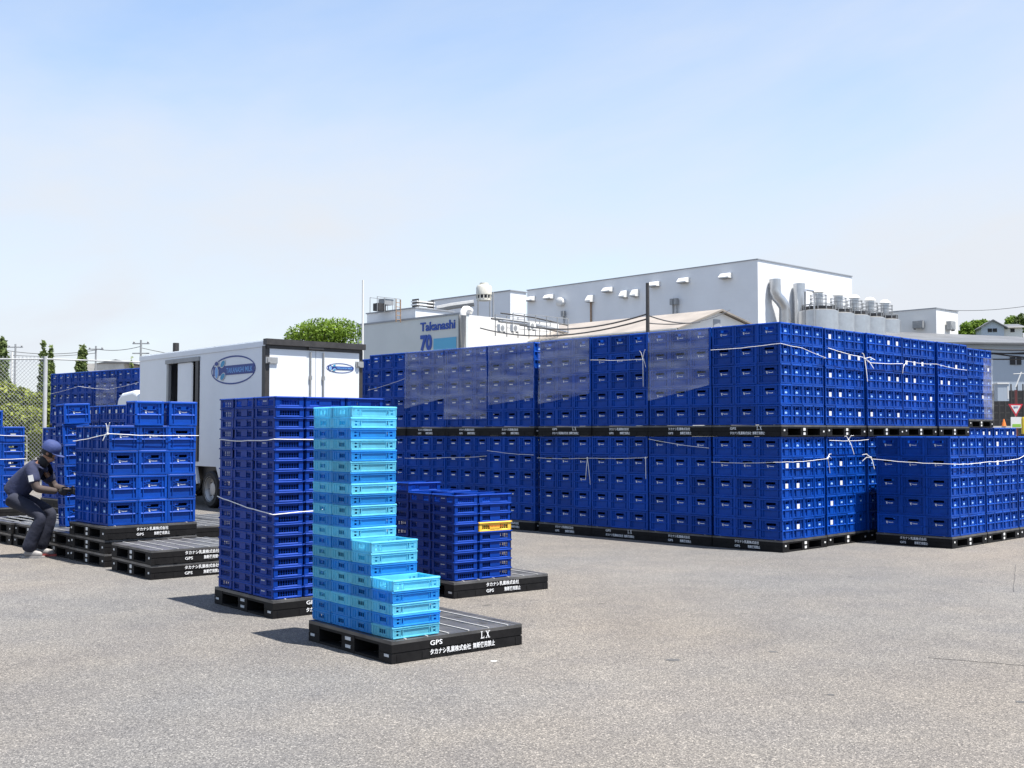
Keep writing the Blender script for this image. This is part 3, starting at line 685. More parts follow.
MB().box(-.02, .03, 2.86, 3.0, .95, 3.10).obj('door_post', DKSTEEL, truck)
MB().box(-.012, .05, 4.36, 4.46, .95, 3.10).box(-.03, .02, 2.82, 4.5, 3.08, 3.17).obj('door_frame', GALV, truck)
MB().box(.9, .95, 3.0, 5.8, .95, 3.1).obj('dark_backing', DARK, truck)  # added dark sheet, paints the shade seen through the door opening
for x0, x1 in ((.07, 1.085), (1.095, BW - .07)):
    d = MB().box(x0, x1, -.035, .0, ZB + .02, ZT - .17).obj('rear_door', TWHITE, truck)
    for f_ in (.12, .88) if x0 < .5 else (.16, .86):
        xx = x0 + (x1 - x0) * f_
        if (x0 < .5) == (f_ > .5):
            MB().tube([(xx, -.06, ZB + .05), (xx, -.06, ZT - .2)], .016, 8).box(xx - .03, xx + .03, -.07, -.03, 2.6, 2.68).box(xx - .03, xx + .03, -.07, -.03, 1.4, 1.5).obj('lock_rod', GALV, d, None, True)
    xe = x0 if x0 < .5 else x1
    for zz in (2.95, 1.2):
        MB().box(xe - .09, xe + .16 if x0 < .5 else xe + .09, -.065, -.036, zz - .06, zz + .06).box(xe - .06, xe + .0, -.085, -.065, zz - .04, zz + .05).obj('hinge', GALV, d)
# emblem on the side: oval ring, band, leaves, lettering  (plane: right = -y, up = z)
EM = tmat((-.004, 1.33, 2.82), (0, -1, 0))
def ring(rx, ry, w, n=48, z=0):
    b = MB()
    for i in range(n):
        a0, a1 = 2 * math.pi * i / n, 2 * math.pi * (i + 1) / n
        p = lambda a, k: ((rx - k) * math.cos(a), (ry - k) * math.sin(a), z)
        b.prism([p(a0, 0), p(a0, w), p(a1, w), p(a1, 0)], (0, 0, .002))
    return b
def ell(cx, cy, rx, ry, rot=0, n=20, z=0, b=None):
    b = b or MB(); b.prism([(cx + rx * math.cos(t) * math.cos(rot) - ry * math.sin(t) * math.sin(rot), cy + rx * math.cos(t) * math.sin(rot) + ry * math.sin(t) * math.cos(rot), z) for t in [2 * math.pi * i / n for i in range(n)]], (0, 0, .002)); return b
def emblem(par, M, k, txt=True):
    e = link('emblem', ring(.95 * k, .29 * k, .03 * k).mesh('emblem', NAVY), par, M)
    MB().box(-.86 * k, .90 * k, -.095 * k, .095 * k, .002, .004).obj('band', NAVY, e)
    for c in ((-.70, .155, .085, .042, 0, NAVY), (-.43, .14, .10, .055, .45, TEAL), (-.43, -.12, .10, .055, .45, TEAL), (-.70, -.03, .062, .115, 0, SKYP)):
        b_ = ell(c[0] * k, c[1] * k, (c[2] + .022) * k, (c[3] + .014) * k, c[4], z=.005); b_.obj('leaf_edge', STICK, e)
        b_ = ell(c[0] * k, c[1] * k, c[2] * k, c[3] * k, c[4], z=.0085); b_.obj('leaf', c[5], e)
    link('lettering', text_mesh('lettering', [('TAKANASHI MILK', -.27 * k, -.055 * k, .15 * k, .01, 1.10 * k)], SKYP), e, Matrix.Translation((0, 0, .0055)))
emblem(truck, EM, 1.0)
emblem(truck, tmat((1.66, -.038, 2.86), (1, 0, 0)), .34)
ALU = mat('pale wheel rim', (.55, .55, .54), .4, metal=.3)
def wheel(x, y, z=.387, dual=False):
    w = link('wheel', None, truck, Matrix.Translation((x, y, z)))
    MB().rev([(.24, -.118), (.345, -.122), (.385, -.09), (.385, .09), (.345, .12), (.24, .115)], (0, 0, 0), 28, 0, 'x', False).obj('tyre', BLACK, w, None, True)
    r = MB().rev([(.265, -.124), (.25, -.11), (.225, -.03), (.15, -.01), (.13, -.06), (.07, -.07), (.001, -.07)], (0, 0, 0), 24, 0, 'x', False).obj('rim', ALU, w, None, True)
    for k in range(6):
        a = k * math.pi / 3; MB().rev([(.014, -.02), (.014, 0), (.001, .0)], (-.045, .15 * math.cos(a), .15 * math.sin(a)), 8, 0, 'x').obj('bolt', DKSTEEL, w)
for xx in (.16, BW - .16): wheel(xx, 2.38); wheel(xx, 6.9)
m = MB()                                   # angled mudguard and skirt
pts = [(.0, 1.62, .86), (.0, 1.74, .86), (.0, 1.98, .86)]
m.prism([(-.02, 1.70, .87), (-.02, 2.0, .87), (-.02, 1.84, .60), (-.02, 1.74, .46), (-.02, 1.60, .46)], (.05, 0, 0)); m.prism([(-.004, 2.98, .85), (-.004, 3.05, .85), (-.004, 2.92, .48), (-.004, 2.86, .5)], (.06, 0, 0))
m.box(-.006, .05, .3, 1.6, .62, .86); m.box(-.006, .05, 3.02, 5.9, .55, .86)
m.obj('skirt', TWHITE, truck)
MB().box(.35, .5, .1, 7.6, .55, .84).box(BW - .5, BW - .35, .1, 7.6, .55, .84).box(.15, BW - .15, 1.8, 3.0, .60, .85).box(.1, BW - .1, .0, .12, .45, .6).obj('chassis', DKSTEEL, truck)
for xx in (.2, BW - .4): MB().box(xx, xx + .2, -.03, .0, .62, .72).obj('tail_light', mat('tail light red', (.35, .01, .01), .3), truck)
MB().rev([(.04, 0), (.04, .03), (.001, .03)], (-.03, .93, 1.62), 12, 0, 'x').obj('side_marker', DKSTEEL, truck)
# cab
prof = [(6.1, .5), (6.1, 2.30), (6.22, 2.50), (6.5, 2.57), (7.2, 2.52), (7.42, 2.40), (7.78, 1.50), (7.86, 1.3), (7.86, .5)]
cab = MB().prism([(.06, y, z) for y, z in prof], (BW - .12, 0, 0)).obj('cab', TWHITE, truck)
bv = cab.modifiers.new('round', 'BEVEL'); bv.width = .09; bv.segments = 3
MB().prism([(.052, 6.6, 1.5), (.052, 6.6, 2.2), (.052, 7.32, 2.2), (.052, 7.6, 1.5)], (.004, 0, 0)).obj('window', DARK, cab)
MB().prism([(.2, 7.81, 1.52), (BW - .2, 7.81, 1.52), (BW - .25, 7.47, 2.36), (.25, 7.47, 2.36)], (0, .01, .004)).obj('windscreen', DARK, cab)

# ------------------------------------------------------------------ buildings behind the crate wall
def siding(name, col, seam=.9, vertical=False, strength=.12):
    m = mat(name, col, .55, var=.05, vscale=.35); t = m.node_tree; b = t.nodes['Principled BSDF']; ln = t.links.new
    co = t.nodes.new('ShaderNodeTexCoord'); w = t.nodes.new('ShaderNodeTexWave'); w.wave_type = 'BANDS'; w.bands_direction = 'X' if vertical else 'Z'; w.wave_profile = 'SAW'
    w.inputs['Scale'].default_value = 1 / seam * .314; ln(co.outputs['Object'], w.inputs['Vector'])
    r = t.nodes.new('ShaderNodeValToRGB'); r.color_ramp.elements[0].position = .0; r.color_ramp.elements[1].position = .06; ln(w.outputs['Fac'], r.inputs[0])
    bp = t.nodes.new('ShaderNodeBump'); bp.inputs['Strength'].default_value = strength; bp.inputs['Distance'].default_value = .03; ln(r.outputs[0], bp.inputs['Height']); ln(bp.outputs[0], b.inputs['Normal'])
    return m
SID1 = siding('pale metal siding', (.77, .79, .81)); SID2 = siding('grey green siding', (.62, .655, .65), .9, True)
SIDW = siding('white siding', (.78, .77, .74)); SIDB = siding('blue grey siding', (.36, .42, .49), .7, True)
CAPM = mat('grey coping', (.30, .32, .35), .5); TAN = mat('tan sheet roof', (.27, .24, .21), .7, var=.18, vscale=.6); GREYR = mat('grey sheet roof', (.105, .11, .118), .6, var=.25, vscale=.4)
CREAM = mat('cream resin', (.66, .64, .56), .5, var=.08, vscale=2)
def block(fr, u1, v1, z1, name, label, wallm, cap=True, z0=0, u0=0, v0=0):
    t = empty(name, fr.M(), label, 'building')
    MB().box(u0, u1, v0, v1, z0, z1).obj('wall', wallm, t)
    if cap: MB().box(u0 - .06, u1 + .06, v0 - .06, v1 + .06, z1, z1 + .07).obj('coping', CAPM, t)
    return t
WH = Fr(18.74, 85, 43); big = block(WH, 13.7, 25.4, 14.82, 'warehouse', 'large pale grey warehouse with hooded vents high on its wall', SID1)
def hood(par, v, z, w=.95, h=.40, d=.55):
    o = MB().prism([(0, v - w/2, z - h/2), (0, v - w/2, z + h/2), (-d * .45, v - w/2, z + h/2), (-d, v - w/2, z - h * .25), (-d, v - w/2, z - h/2)], (0, w, 0)).obj('vent_hood', STICK, par)
    MB().box(-d + .05, -.02, v - w/2 + .04, v + w/2 - .04, z - h/2 - .03, z - h/2 - .005).obj('louvre', GALV, o)
for v, z in ((24.74, 14.08), (22.35, 14.05), (15.17, 14.02), (10.01, 13.99), (6.97, 14.0), (2.83, 13.94)): hood(big, v, z - .1)
for v, z in ((13.32, 13.36), (12.08, 13.34), (17.23, 13.32)): hood(big, v, z, .6, .6, .6)
MB().rev([(.35, 0), (.42, .5), (.2, .62)], (-.02, 20.8, 13.34), 14, 0, 'x').obj('round_vent', STICK, big, Matrix.Diagonal((-1, 1, 1, 1)), True)
MB().tube([(-.12, 17.24, 13.1), (-.12, 17.24, 7)], .08, 8).obj('drain_pipe', BROWN, big, None, True)
for v in (20.5, 8.1, 7.7): MB().tube([(-.15, v, 12.2 if v > 9 else 12.5), (-.15, v, 9)], .07, 6).box(-.4, -.1, v - .15, v + .15, 12.0, 12.5).obj('conduit', GALV, big)
def duct(path, label, r=.44):
    o = MB().tube(path, r, 14).obj('exhaust_duct', STEEL, None, WH.M(), True); tag(o, label, 'duct', 'steel ducts on the warehouse')
duct([(1.55, -.5, 13.4), (1.55, -.5, 12.5), (1.65, -.55, 12.1), (2.0, -.65, 11.8), (2.35, -.75, 11.4), (2.45, -.75, 11.0), (2.45, -.75, 6)], 'bent steel exhaust duct at the warehouse corner')
duct([(4.8, -.55, 13.35), (4.8, -.55, 6)], 'straight steel exhaust duct on the white warehouse wall', .46)
# silos
SIL = Fr(20.44, 83.17, 43)
for k, u in enumerate((4.4, 7.31, 9.72, 12.15, 14.58)):
    r = 1.5 if k == 0 else 1.22
    t = empty('storage_silo', SIL.M(u, 0, 0), f'stainless storage silo with caged top, {ORD[k+1]} from the warehouse corner', 'silo', 'silos beside the warehouse')
    MB().rev([(r, 0), (r, 10.95), (r * .6, 11.15), (.3, 11.22)], (0, 0, 0), 32).obj('tank', STEEL, t, None, True)
    q = MB()
    for i in range(12): a = i * math.pi / 6; q.box(-.03, .03, -.03, .03, 11.05, 11.45, 0, Matrix.Translation((r * .82 * math.cos(a), r * .82 * math.sin(a), 0)))
    q.rev([(r * .84, 11.38), (r * .84, 11.45), (r * .78, 11.45), (r * .78, 11.38)], (0, 0, 0), 24, 0, 'z', False); q.obj('platform_rail', GALV, t)
    MB().rev([(r * .80, 11.1), (r * .80, 11.30), (r * .5, 11.36)], (0, 0, 0), 24).obj('manway_ring', DKSTEEL, t)
    q = MB()
    for i in range(8):
        a = i * math.pi / 4; q.tube([(.62 * math.cos(a), .62 * math.sin(a), 11.3), (.62 * math.cos(a), .62 * math.sin(a), 12.2)], .022, 5)
    for z in (11.6, 11.9, 12.18): q.rev([(.64, z), (.64, z + .04), (.60, z + .04), (.60, z)], (0, 0, 0), 16, 0, 'z', False)
    q.obj('cage', GALV, t)
    MB().rev([(.34, 11.3), (.34, 12.4)], (0, 0, 0), 14).obj('agitator', STEEL, t, None, True)
    MB().rev([(.46, 12.42), (.42, 12.52), (.27, 12.66), (.02, 12.72)], (0, 0, 0), 16).obj('dome_cap', STICK, t, None, True)
o = MB().tube([(2.2, -.6, 6), (2.2, -.6, 12.2), (2.35, -.6, 12.35), (3.3, -.6, 12.35), (3.45, -.6, 12.2), (3.45, -.6, 6)], .07, 8).obj('process_pipe', STEEL, None, SIL.M(-.6, 0), True); tag(o, 'thin upright steel pipe loop left of the silos', 'pipe')
# sign building
S = Fr(-2.55, 62, 45)
sb = empty('sign_building', S.M(), 'grey factory building with a large blue name sign on its wall', 'building')
MB().box(.0, .2, 0, 9.94, 0, 8.2).box(.2, 7.6, 9.74, 9.94, 0, 8.2).obj('wall', SID2, sb)
MB().box(.2, 7.6, .0, .2, 0, 8.15).obj('white_wall', SIDW, sb); MB().box(.2, 7.6, .2, 9.74, 7.6, 7.8).obj('roof', GREYR, sb)
MB().box(-.05, .25, -.05, 9.99, 8.2, 8.3).obj('coping', CAPM, sb)
SGN = mat('sign blue', (.015, .075, .40), .5); CYS = mat('sign cyan', (.10, .42, .66), .5)
link('lettering', text_mesh('lettering', [('Takanashi', 0, 0, .70, .022, 3.0)], SGN, res=3), sb, tmat((-.03, 3.87, 7.46), (0, -1, 0)) @ Matrix.Diagonal((1, 1, 20, 1)))
link('lettering', text_mesh('lettering', [('70', 0, 0, 1.15, .05, 1.02)], SGN, res=3), sb, tmat((-.03, 3.87, 6.38), (0, -1, 0)) @ Matrix.Diagonal((1, 1, 20, 1)))
MB().box(-.03, 0, .79, 2.72, 6.3, 6.96).obj('sign_panel', CYS, sb)
MB().tube([(-.12, .12, 2), (-.12, .12, 8.1), (-.1, .12, 8.3), (.05, .14, 8.46), (.3, .2, 8.48), (.6, .3, 8.4)], .19, 12).obj('flue_pipe', STICK, sb, None, True)
MB().tube([(-.1, .46, 2), (-.1, .46, 8.2)], .06, 8).obj('drain_pipe', GALV, sb, None, True)
blk = block(Fr(-.12, 80, 45), 1.62, 8.56, 11.78, 'stair_tower', 'pale grey block rising behind the cooling tower', SID1)
b2 = block(Fr(-5.71, 66, 45), 3.0, 4.65, 8.95, 'roof_block', 'low pale block on the roof of the sign building', SID1, True, 7.8)
# rooftop plant
ct = empty('cooling_tower', Matrix.Translation((-1.66, 66, 0)), 'cream round cooling tower on a roof stand', 'cooling tower')
MB().rev([(.44, 9.72), (.47, 9.75), (.47, 10.15), (.42, 10.28), (.26, 10.33), (.26, 10.45), (.24, 10.45), (.02, 10.40)], (0, 0, 0), 24).obj('shell', CREAM, ct, None, True)
MB().rev([(.42, 9.50), (.42, 9.72)], (0, 0, 0), 20).obj('louvre_band', DARK, ct)
MB().rev([(.45, 9.40), (.45, 9.52)], (0, 0, 0), 24).obj('basin', CREAM, ct, None, True)
for i in range(12):
    a = i * math.pi / 6; MB().box(-.03, .03, -.03, .03, 9.5, 9.74, 0, Matrix.Translation((.43 * math.cos(a), .43 * math.sin(a), 0))).obj('louvre_post', CREAM, ct)
q = MB()
for a, b in ((-.35, -.35), (.35, -.35), (-.35, .35), (.35, .35)): q.tube([(a, b, 7.8), (a, b, 9.4)], .04, 6)
q.tube([(.55, -.2, 7.8), (.55, -.2, 9.9)], .05, 6); q.obj('stand', GALV, ct)
q = MB()
RK = Fr(.2, 63, 45)
for i in range(6): q.box(i * .9, i * .9 + .04, 0, .04, 7.0, 8.2); q.box(i * .9, i * .9 + .04, 1.4, 1.44, 7.0, 8.2)
for z in (7.5, 7.85, 8.17): q.box(0, 4.6, 0, .03, z, z + .03); q.box(0, 4.6, 1.4, 1.43, z, z + .03)
t = tag(q.obj('pipe_rack', GALV, None, RK.M(-1.2, -1.0)), 'light steel pipe rack with conduits beside the cooling tower', 'rack')
for i, (y, z, r_) in enumerate(((.2, 7.7, .06), (.5, 7.72, .08), (.8, 7.9, .07), (1.1, 7.9, .05), (.35, 8.15, .04))): MB().tube([(-.6, y, z), (2, y, z - .05), (4.9, y, z - .3)], r_, 6).obj('pipe', (STEEL, GALV, GALV, DKSTEEL, DKSTEEL)[i], t, None, True)
def condenser(M, label, w=.8, d=.35, h=.6, m_=STICK):
    t = empty('air_conditioner', M, label, 'air conditioner', 'outdoor air conditioner units')
    MB().box(0, w, 0, d, 0, h).obj('case', m_, t); MB().rev([(h * .40, -.01), (h * .38, -.02), (.02, -.02)], (w * .4, 0, h * .5), 16, 0, 'y').obj('fan_grille', GALV, t)
    MB().box(.05, .12, .05, d - .05, -.12, 0).box(w - .12, w - .05, .05, d - .05, -.12, 0).obj('foot', GALV, t)
for i, (px, py) in enumerate(((500, 331), (513, 331), (530, 329))): p = at(px, py, 60 + i); condenser(Matrix.Translation(p) @ Matrix.Rotation(R(48), 4, 'Z') @ Matrix.Diagonal((.62, .62, .62, 1)), f'small white outdoor unit, {ORD[i+1]} along the pipe rack')
p = at(379.5, 311, 67.5)
t = empty('chiller', Matrix.Translation(p) @ Matrix.Rotation(R(45), 4, 'Z'), 'grey chiller with a raised water tank on low roof block', 'chiller')
MB().box(-.3, .3, -.25, .25, 0, .45).obj('case', DKSTEEL, t); MB().box(.15, .85, -.3, .3, .40, .75).obj('tank', GALV, t)
q = MB()
for x in (-.45, .1, .9, 1.3):
    for y in (-.35, .35): q.box(x, x + .03, y, y + .03, -.1, .82)
q.box(-.45, 1.33, -.35, -.32, .79, .82).box(-.45, 1.33, .35, .38, .79, .82).obj('frame', GALV, t)
p = at(396, 322, 65.5)
t = empty('roof_ladder', Matrix.Translation(p) @ Matrix.Rotation(R(45), 4, 'Z'), 'rusty brown ladder up the low roof block', 'ladder')
for x in (0, .34): MB().tube([(x, 0, 0), (x, 0, 1.35)], .03, 6).obj('rail', BROWN, t)
for k in range(5): MB().tube([(0, 0, .15 + .25 * k), (.34, 0, .15 + .25 * k)], .02, 5).obj('rung', BROWN, t)
p = at(420, 313, 70)
t = empty('roof_condenser', Matrix.Translation(p) @ Matrix.Rotation(R(45), 4, 'Z'), 'white finned condenser on the sign building roof', 'condenser')
for k in range(4): MB().box(-.5, 1.0, -.3, .3, .05 + k * .2, .13 + k * .2).obj('fin', STICK, t)
MB().box(-.4, -.34, -.3, .3, 0, .85).box(.84, .9, -.3, .3, 0, .85).obj('upright', DKSTEEL, t)
o = MB().tube([at(437, 309, 74), at(452, 306, 74), at(474, 303, 74)], .22, 8).obj('roof_duct', GALV, None, None, True); tag(o, 'grey duct lying along the roof behind the blue sign', 'duct')
# gable building
G = Fr(8.65, 58, 43.5); t = empty('gable_shed', G.M(), 'shed with a low tan sheet roof and white gable end', 'building')
MB().prism([(0, 0, 0), (0, 0, 6.98), (3.5, 0, 8.12), (9.2, 0, 6.95), (9.2, 0, 0)], (0, 15, 0)).obj('wall', SIDW, t)
MB().prism([(-.35, -.25, 6.93), (-.35, -.25, 7.0), (3.5, -.25, 8.26), (3.5, -.25, 8.16)], (0, 15.4, 0)).prism([(3.5, -.25, 8.16), (3.5, -.25, 8.26), (9.5, -.25, 7.02), (9.5, -.25, 6.93)], (0, 15.4, 0)).obj('roof', TAN, t)
MB().box(3.0, 3.6, -.03, .0, 7.2, 7.7).obj('gable_vent', CAPM, t); MB().tube([(-.42, -.2, 6.92), (-.42, 15, 6.92)], .07, 6).obj('gutter', GALV, t)
# blocks on the right
RB = Fr(36.1, 95, 43); t = block(RB, 4.0, 9, 12.2, 'office_block', 'small pale block right of the silos with two wall units', SIDW)
condenser(RB.M(-.5, 1.9, 10.6, -90), 'outdoor unit on shaded wall of the small pale block', .9, .4, .6, GALV); condenser(RB.M(1.6, -.5, 10.5), 'outdoor unit on sunlit wall of the small pale block', .9, .4, .7, GALV)
LB = Fr(25.4, 72, 6); t = empty('long_shed', LB.M(), 'long blue grey shed with a dark window behind the crates', 'building')
MB().box(0, 24, 0, 14, 0, 7.35).obj('wall', SIDB, t)
MB().prism([(-.4, -.5, 7.3), (-.4, -.5, 7.42), (-.4, 7, 8.35), (-.4, 14.5, 7.42), (-.4, 14.5, 7.3)], (25, 0, 0)).obj('roof', GREYR, t)
w_ = MB().box(7.02, 7.78, -.06, 0, 6.02, 6.52).obj('window', DARK, t); MB().box(7.37, 7.42, -.08, -.06, 6.0, 6.54).box(6.98, 7.82, -.08, -.05, 6.52, 6.57).obj('window_frame', CAPM, w_)
LB2 = Fr(30, 88, 20); t = empty('rear_shed', LB2.M(), 'low shed roof with dark ridge behind the long shed', 'building')
MB().box(0, 16, 0, 8, 0, 8.9).obj('wall', CAPM, t); MB().prism([(-.5, -.5, 8.9), (-.5, 4, 10.0), (-.5, 8.5, 8.9)], (17, 0, 0)).obj('roof', GREYR, t)
# house on the rise
hp = at(993, 345, 120); t = empty('hill_house', Matrix.Translation((hp.x, hp.y, 0)) @ Matrix.Rotation(R(-12), 4, 'Z'), 'grey gabled house with white side wing on the rise', 'house')
z_ = lambda py: at(993, py, 120).z
MB().prism([(-1.15, 0, 0), (-1.15, 0, z_(327)), (0, 0, z_(320.5)), (1.15, 0, z_(327)), (1.15, 0, 0)], (0, 6, 0)).obj('wall', mat('house wall', (.46, .52, .60), .7, var=.05), t)
MB().prism([(-1.6, -.3, z_(328.5)), (0, -.3, z_(319.5)), (1.6, -.3, z_(328.5)), (1.5, -.3, z_(329)), (0, -.3, z_(321)), (-1.5, -.3, z_(329))], (0, 6.6, 0)).obj('roof', GREYR, t)
MB().box(1.15, 3.1, .6, 5, 0, z_(327.5)).obj('side_wing', SIDW, t); MB().prism([(1.1, .2, z_(327.7)), (1.2, 2.8, z_(323)), (3.2, 2.8, z_(323)), (3.4, .2, z_(327.7))], (0, .1, .1)).obj('wing_roof', GREYR, t)
for x in (-.5, 0, 1.9): MB().box(x, x + .42, -.05 if x < 1 else .55, .0 if x < 1 else .6, z_(332), z_(328.5)).obj('window', DARK, t)
hill = MB(); 
for i in range(25):
    for j in range(5):
        x = 20 + i * 6; y = 105 + j * 14; hill.v.append((x, y, -.5 + 8.6 * math.sin(min(1, j / 2) * math.pi / 2) * (.85 + .15 * math.sin(i * .9)) * min(1, i / 3)))
for i in range(24):
    for j in range(4): k = i * 5 + j; hill.f.append((k, k + 5, k + 6, k + 1)); hill.m.append(0)
tag(hill.obj('hill', mat('grassy hill', (.06, .09, .03), .9, var=.4, vscale=.5), None, None, True), 'grassy rise behind the sheds', None, None, 'structure')

# ------------------------------------------------------------------ trees and shrubs
def leaf_mat(name, c1, c2, trans=.25):
    return mat(name, c1, .6, var=.3, vscale=1.6, tone2=c2, trans=trans, spec=.3)
LEAF1 = leaf_mat('fresh leaves', (.085, .17, .012), (.22, .34, .03)); LEAF2 = leaf_mat('conifer needles', (.095, .155, .045), (.26, .32, .09)); LEAF3 = leaf_mat('hedge leaves', (.13, .19, .02), (.36, .40, .06)); LEAF4 = leaf_mat('dark leaves', (.04, .08, .015), (.12, .18, .03))
BARK = mat('bark', (.10, .075, .05), .9, var=.4, vscale=8)
def leaves(lobes, n, size, m_):
    b = MB()
    for _ in range(n):
        c, r = random.choices(lobes, weights=[l[1][0] * l[1][1] * l[1][2] for l in lobes])[0]
        while True:
            d = Vector((random.gauss(0, 1), random.gauss(0, 1), random.gauss(0, 1))).normalized() * (random.random() ** .38)
            if random.random() < .35 + .65 * (math.sin(d.x * 7 + c[0] * 3) * math.sin(d.y * 6 + d.z * 5) > -.35): break
        p = Vector(c) + Vector((d.x * r[0], d.y * r[1], d.z * r[2]))
        nrm = (Vector((random.gauss(0, 1), random.gauss(0, 1), random.gauss(0, 1))) + d * .9 + Vector((0, 0, .4))).normalized(); a = nrm.orthogonal().normalized(); q = nrm.cross(a)
        an = random.uniform(0, 6.28); a, q = a * math.cos(an) + q * math.sin(an), q * math.cos(an) - a * math.sin(an)
        s = size * random.uniform(.6, 1.5)
        b.poly([p - a * s, p + q * s * .5 - nrm * s * .15, p + a * s, p - q * s * .5 - nrm * s * .15])
    return b
def tree(x, y, z0, lobes, n, size, m_, label, trunk_r=.18, group=None, name='tree', cat='tree', zt_=None):
    t = empty(name, Matrix.Translation((x, y, z0)), label, cat, group)
    leaves(lobes, n, size, m_).obj('crown', m_, t)
    top = zt_ or max(c[2] for c, r in lobes); k = MB(); k.tube([(0, 0, -.2), (.05, 0, top * .4), (-.03, .05, top * .75), (0, 0, top)], [trunk_r, trunk_r * .8, trunk_r * .5, trunk_r * .2], 8)
    for c, r in lobes[:8]:
        if c[2] > top * .35 and (abs(c[0]) + abs(c[1])) > .2: k.tube([(0, 0, top * .35), (c[0] * .5, c[1] * .5, c[2] * .75), (c[0], c[1], c[2])], [trunk_r * .5, trunk_r * .3, trunk_r * .1], 6)
    k.obj('trunk', BARK, t)
    return t
# broad tree behind the truck
bt = at(322, 345, 60); zc = lambda py: at(322, py, 60).z
tree(bt.x, 60, 0, [((-.9, 0, zc(333)), (1.0, 1, .55)), ((-.1, 0, zc(327)), (1.1, 1.1, .5)), ((.8, .2, zc(327)), (1.0, 1, .55)), ((1.4, 0, zc(331)), (.8, .9, .6)), ((.2, -.5, zc(334)), (1.3, 1, .6)), ((-1.5, .2, zc(337)), (.65, .7, .35)), ((.6, 0, zc(341)), (1.6, 1, .7)), ((-.6, 0, zc(345)), (1.7, 1, .7)), ((.3, .3, zc(353)), (1.8, 1.3, .8)), ((-.5, -.2, zc(362)), (1.7, 1.3, .8)), ((.5, 0, zc(372)), (1.5, 1.2, .8))], 14000, .075, LEAF1, 'fresh green broadleaf tree showing over the truck roof', .25)
def conifer(px, ptop, pbot, Y, rpx, label, m_=LEAF2, n=2600, size=.09):
    top = at(px, ptop, Y).z; bot = max(0, at(px, pbot, Y).z); x = at(px, 400, Y).x; r = rpx / FPX * Y; lob = []
    h = top - bot
    for k in range(9):
        f_ = k / 8; rr = r * (1 - f_) ** .7 + .06; lob.append(((random.uniform(-.2, .2) * rr, random.uniform(-.2, .2) * rr, bot + h * (f_ * .95)), (rr, rr, h * .09 + .05)))
    tree(x, Y, 0, lob, n, size, m_, label, .12, 'conifers by the fence', 'conifer_tree')
conifer(1, 336, 395, 38, 8, 'tall narrow conifer at the left picture edge behind the fence')
conifer(43, 345, 425, 36.5, 6.5, 'narrow conifer behind the thick fence post')
conifer(50, 349, 420, 39, 4.5, 'slim conifer just right of the thick fence post')
conifer(80, 347, 400, 45, 7, 'twin-tipped conifer above the far crate wall'); conifer(83.5, 346, 400, 45.5, 4, 'slim conifer tip beside the twin-tipped conifer', n=900)
conifer(131, 359, 400, 60, 4, 'small conifer tip next to the truck body', n=700)
for i, (px, py, Y, rp) in enumerate(((5, 398, 35.5, 14), (22, 403, 35.8, 14), (38, 405, 35.2, 11), (12, 420, 35, 15), (31, 422, 34.8, 14))):
    c = at(px, py, Y); r = rp / FPX * Y
    tree(c.x, Y, 0, [((0, 0, c.z), (r, r * .8, r * 1.15)), ((r * .3, 0, c.z - r * .8), (r, r * .8, r)), ((-r * .3, 0, max(.4, c.z - r * 1.8)), (r, r * .8, r))], 4500, .075, LEAF3, f'yellow green shrub behind the chain-link fence, {ORD[i+1]} of the clump', .06, 'shrubs behind the fence', 'shrub', 'shrub')
for i, (px, py, Y, rp) in enumerate(((966, 327, 118, 6), (975, 326, 124, 8), (984, 324, 130, 6), (1012, 321, 135, 7), (1022, 320, 130, 8), (1034, 322, 128, 9))):
    c = at(px, py, Y); r = rp / FPX * Y
    tree(c.x, Y, c.z - 5 if c.z > 6 else 0, [((0, 0, 5), (r, r, r * .8)), ((r * .6, 0, 4.4), (r * .8, r, r * .7)), ((-r * .6, 0, 4.3), (r * .8, r, r * .7))], 1200, .16, LEAF4 if i > 3 else LEAF1, f'{"dark" if i > 3 else "light"} green tree on the rise, {ORD[i+1]} from the pale block', .15, 'trees on the rise')

# ------------------------------------------------------------------ fence, poles, wires
FY = 33; FEN = mat('fence zinc', (.52, .53, .53), .55, metal=.2, var=.1)
fe = empty('chain_link_fence', Matrix.Translation((0, FY, 0)), 'tall galvanised chain-link fence in front of the conifers', 'fence')
xp = at(45, 400, FY).x; zt1 = at(45, 357, FY).z
fx0, fx1 = at(-40, 400, FY).x, at(150, 400, FY).x
for i, x in enumerate((xp, fx0, at(-2, 0, FY).x + 9, fx1)):
    MB().tube([(x, 0, 0), (x, 0, zt1 + (.02 if i == 0 else 0))], .058 if i == 0 else .035, 10).obj('post', FEN, fe, None, True)
for z, r in ((zt1 - .06, .022), (.15, .02)): MB().tube([(fx0, 0, z), (xp, 0, z), (fx1, .0, z - .1)], r, 8).obj('rail', FEN, fe, None, True)
q = MB(); st = .115; hh = zt1 - .08
x = fx0 - hh
while x < fx1:
    for sg in (1, -1):
        a = (x, 0.008 * sg, .1) if sg > 0 else (x + hh, 0.008 * sg, .1); b = (x + hh, .008 * sg, .1 + hh) if sg > 0 else (x, .008 * sg, .1 + hh)
        A, B = Vector(a), Vector(b)
        lo, hi = sorted((A.x, B.x))
        t0 = max(0, (fx0 - lo) / (hi - lo)); t1 = min(1, (xp + .02 - lo) / (hi - lo))
        if t1 > t0:
            if sg < 0: t0, t1 = 1 - t1, 1 - t0
            q.tube([A.lerp(B, t0), A.lerp(B, t1)], .0055, 3)
    x += st
tag(q.obj('wire_mesh', FEN, fe), kind='stuff')
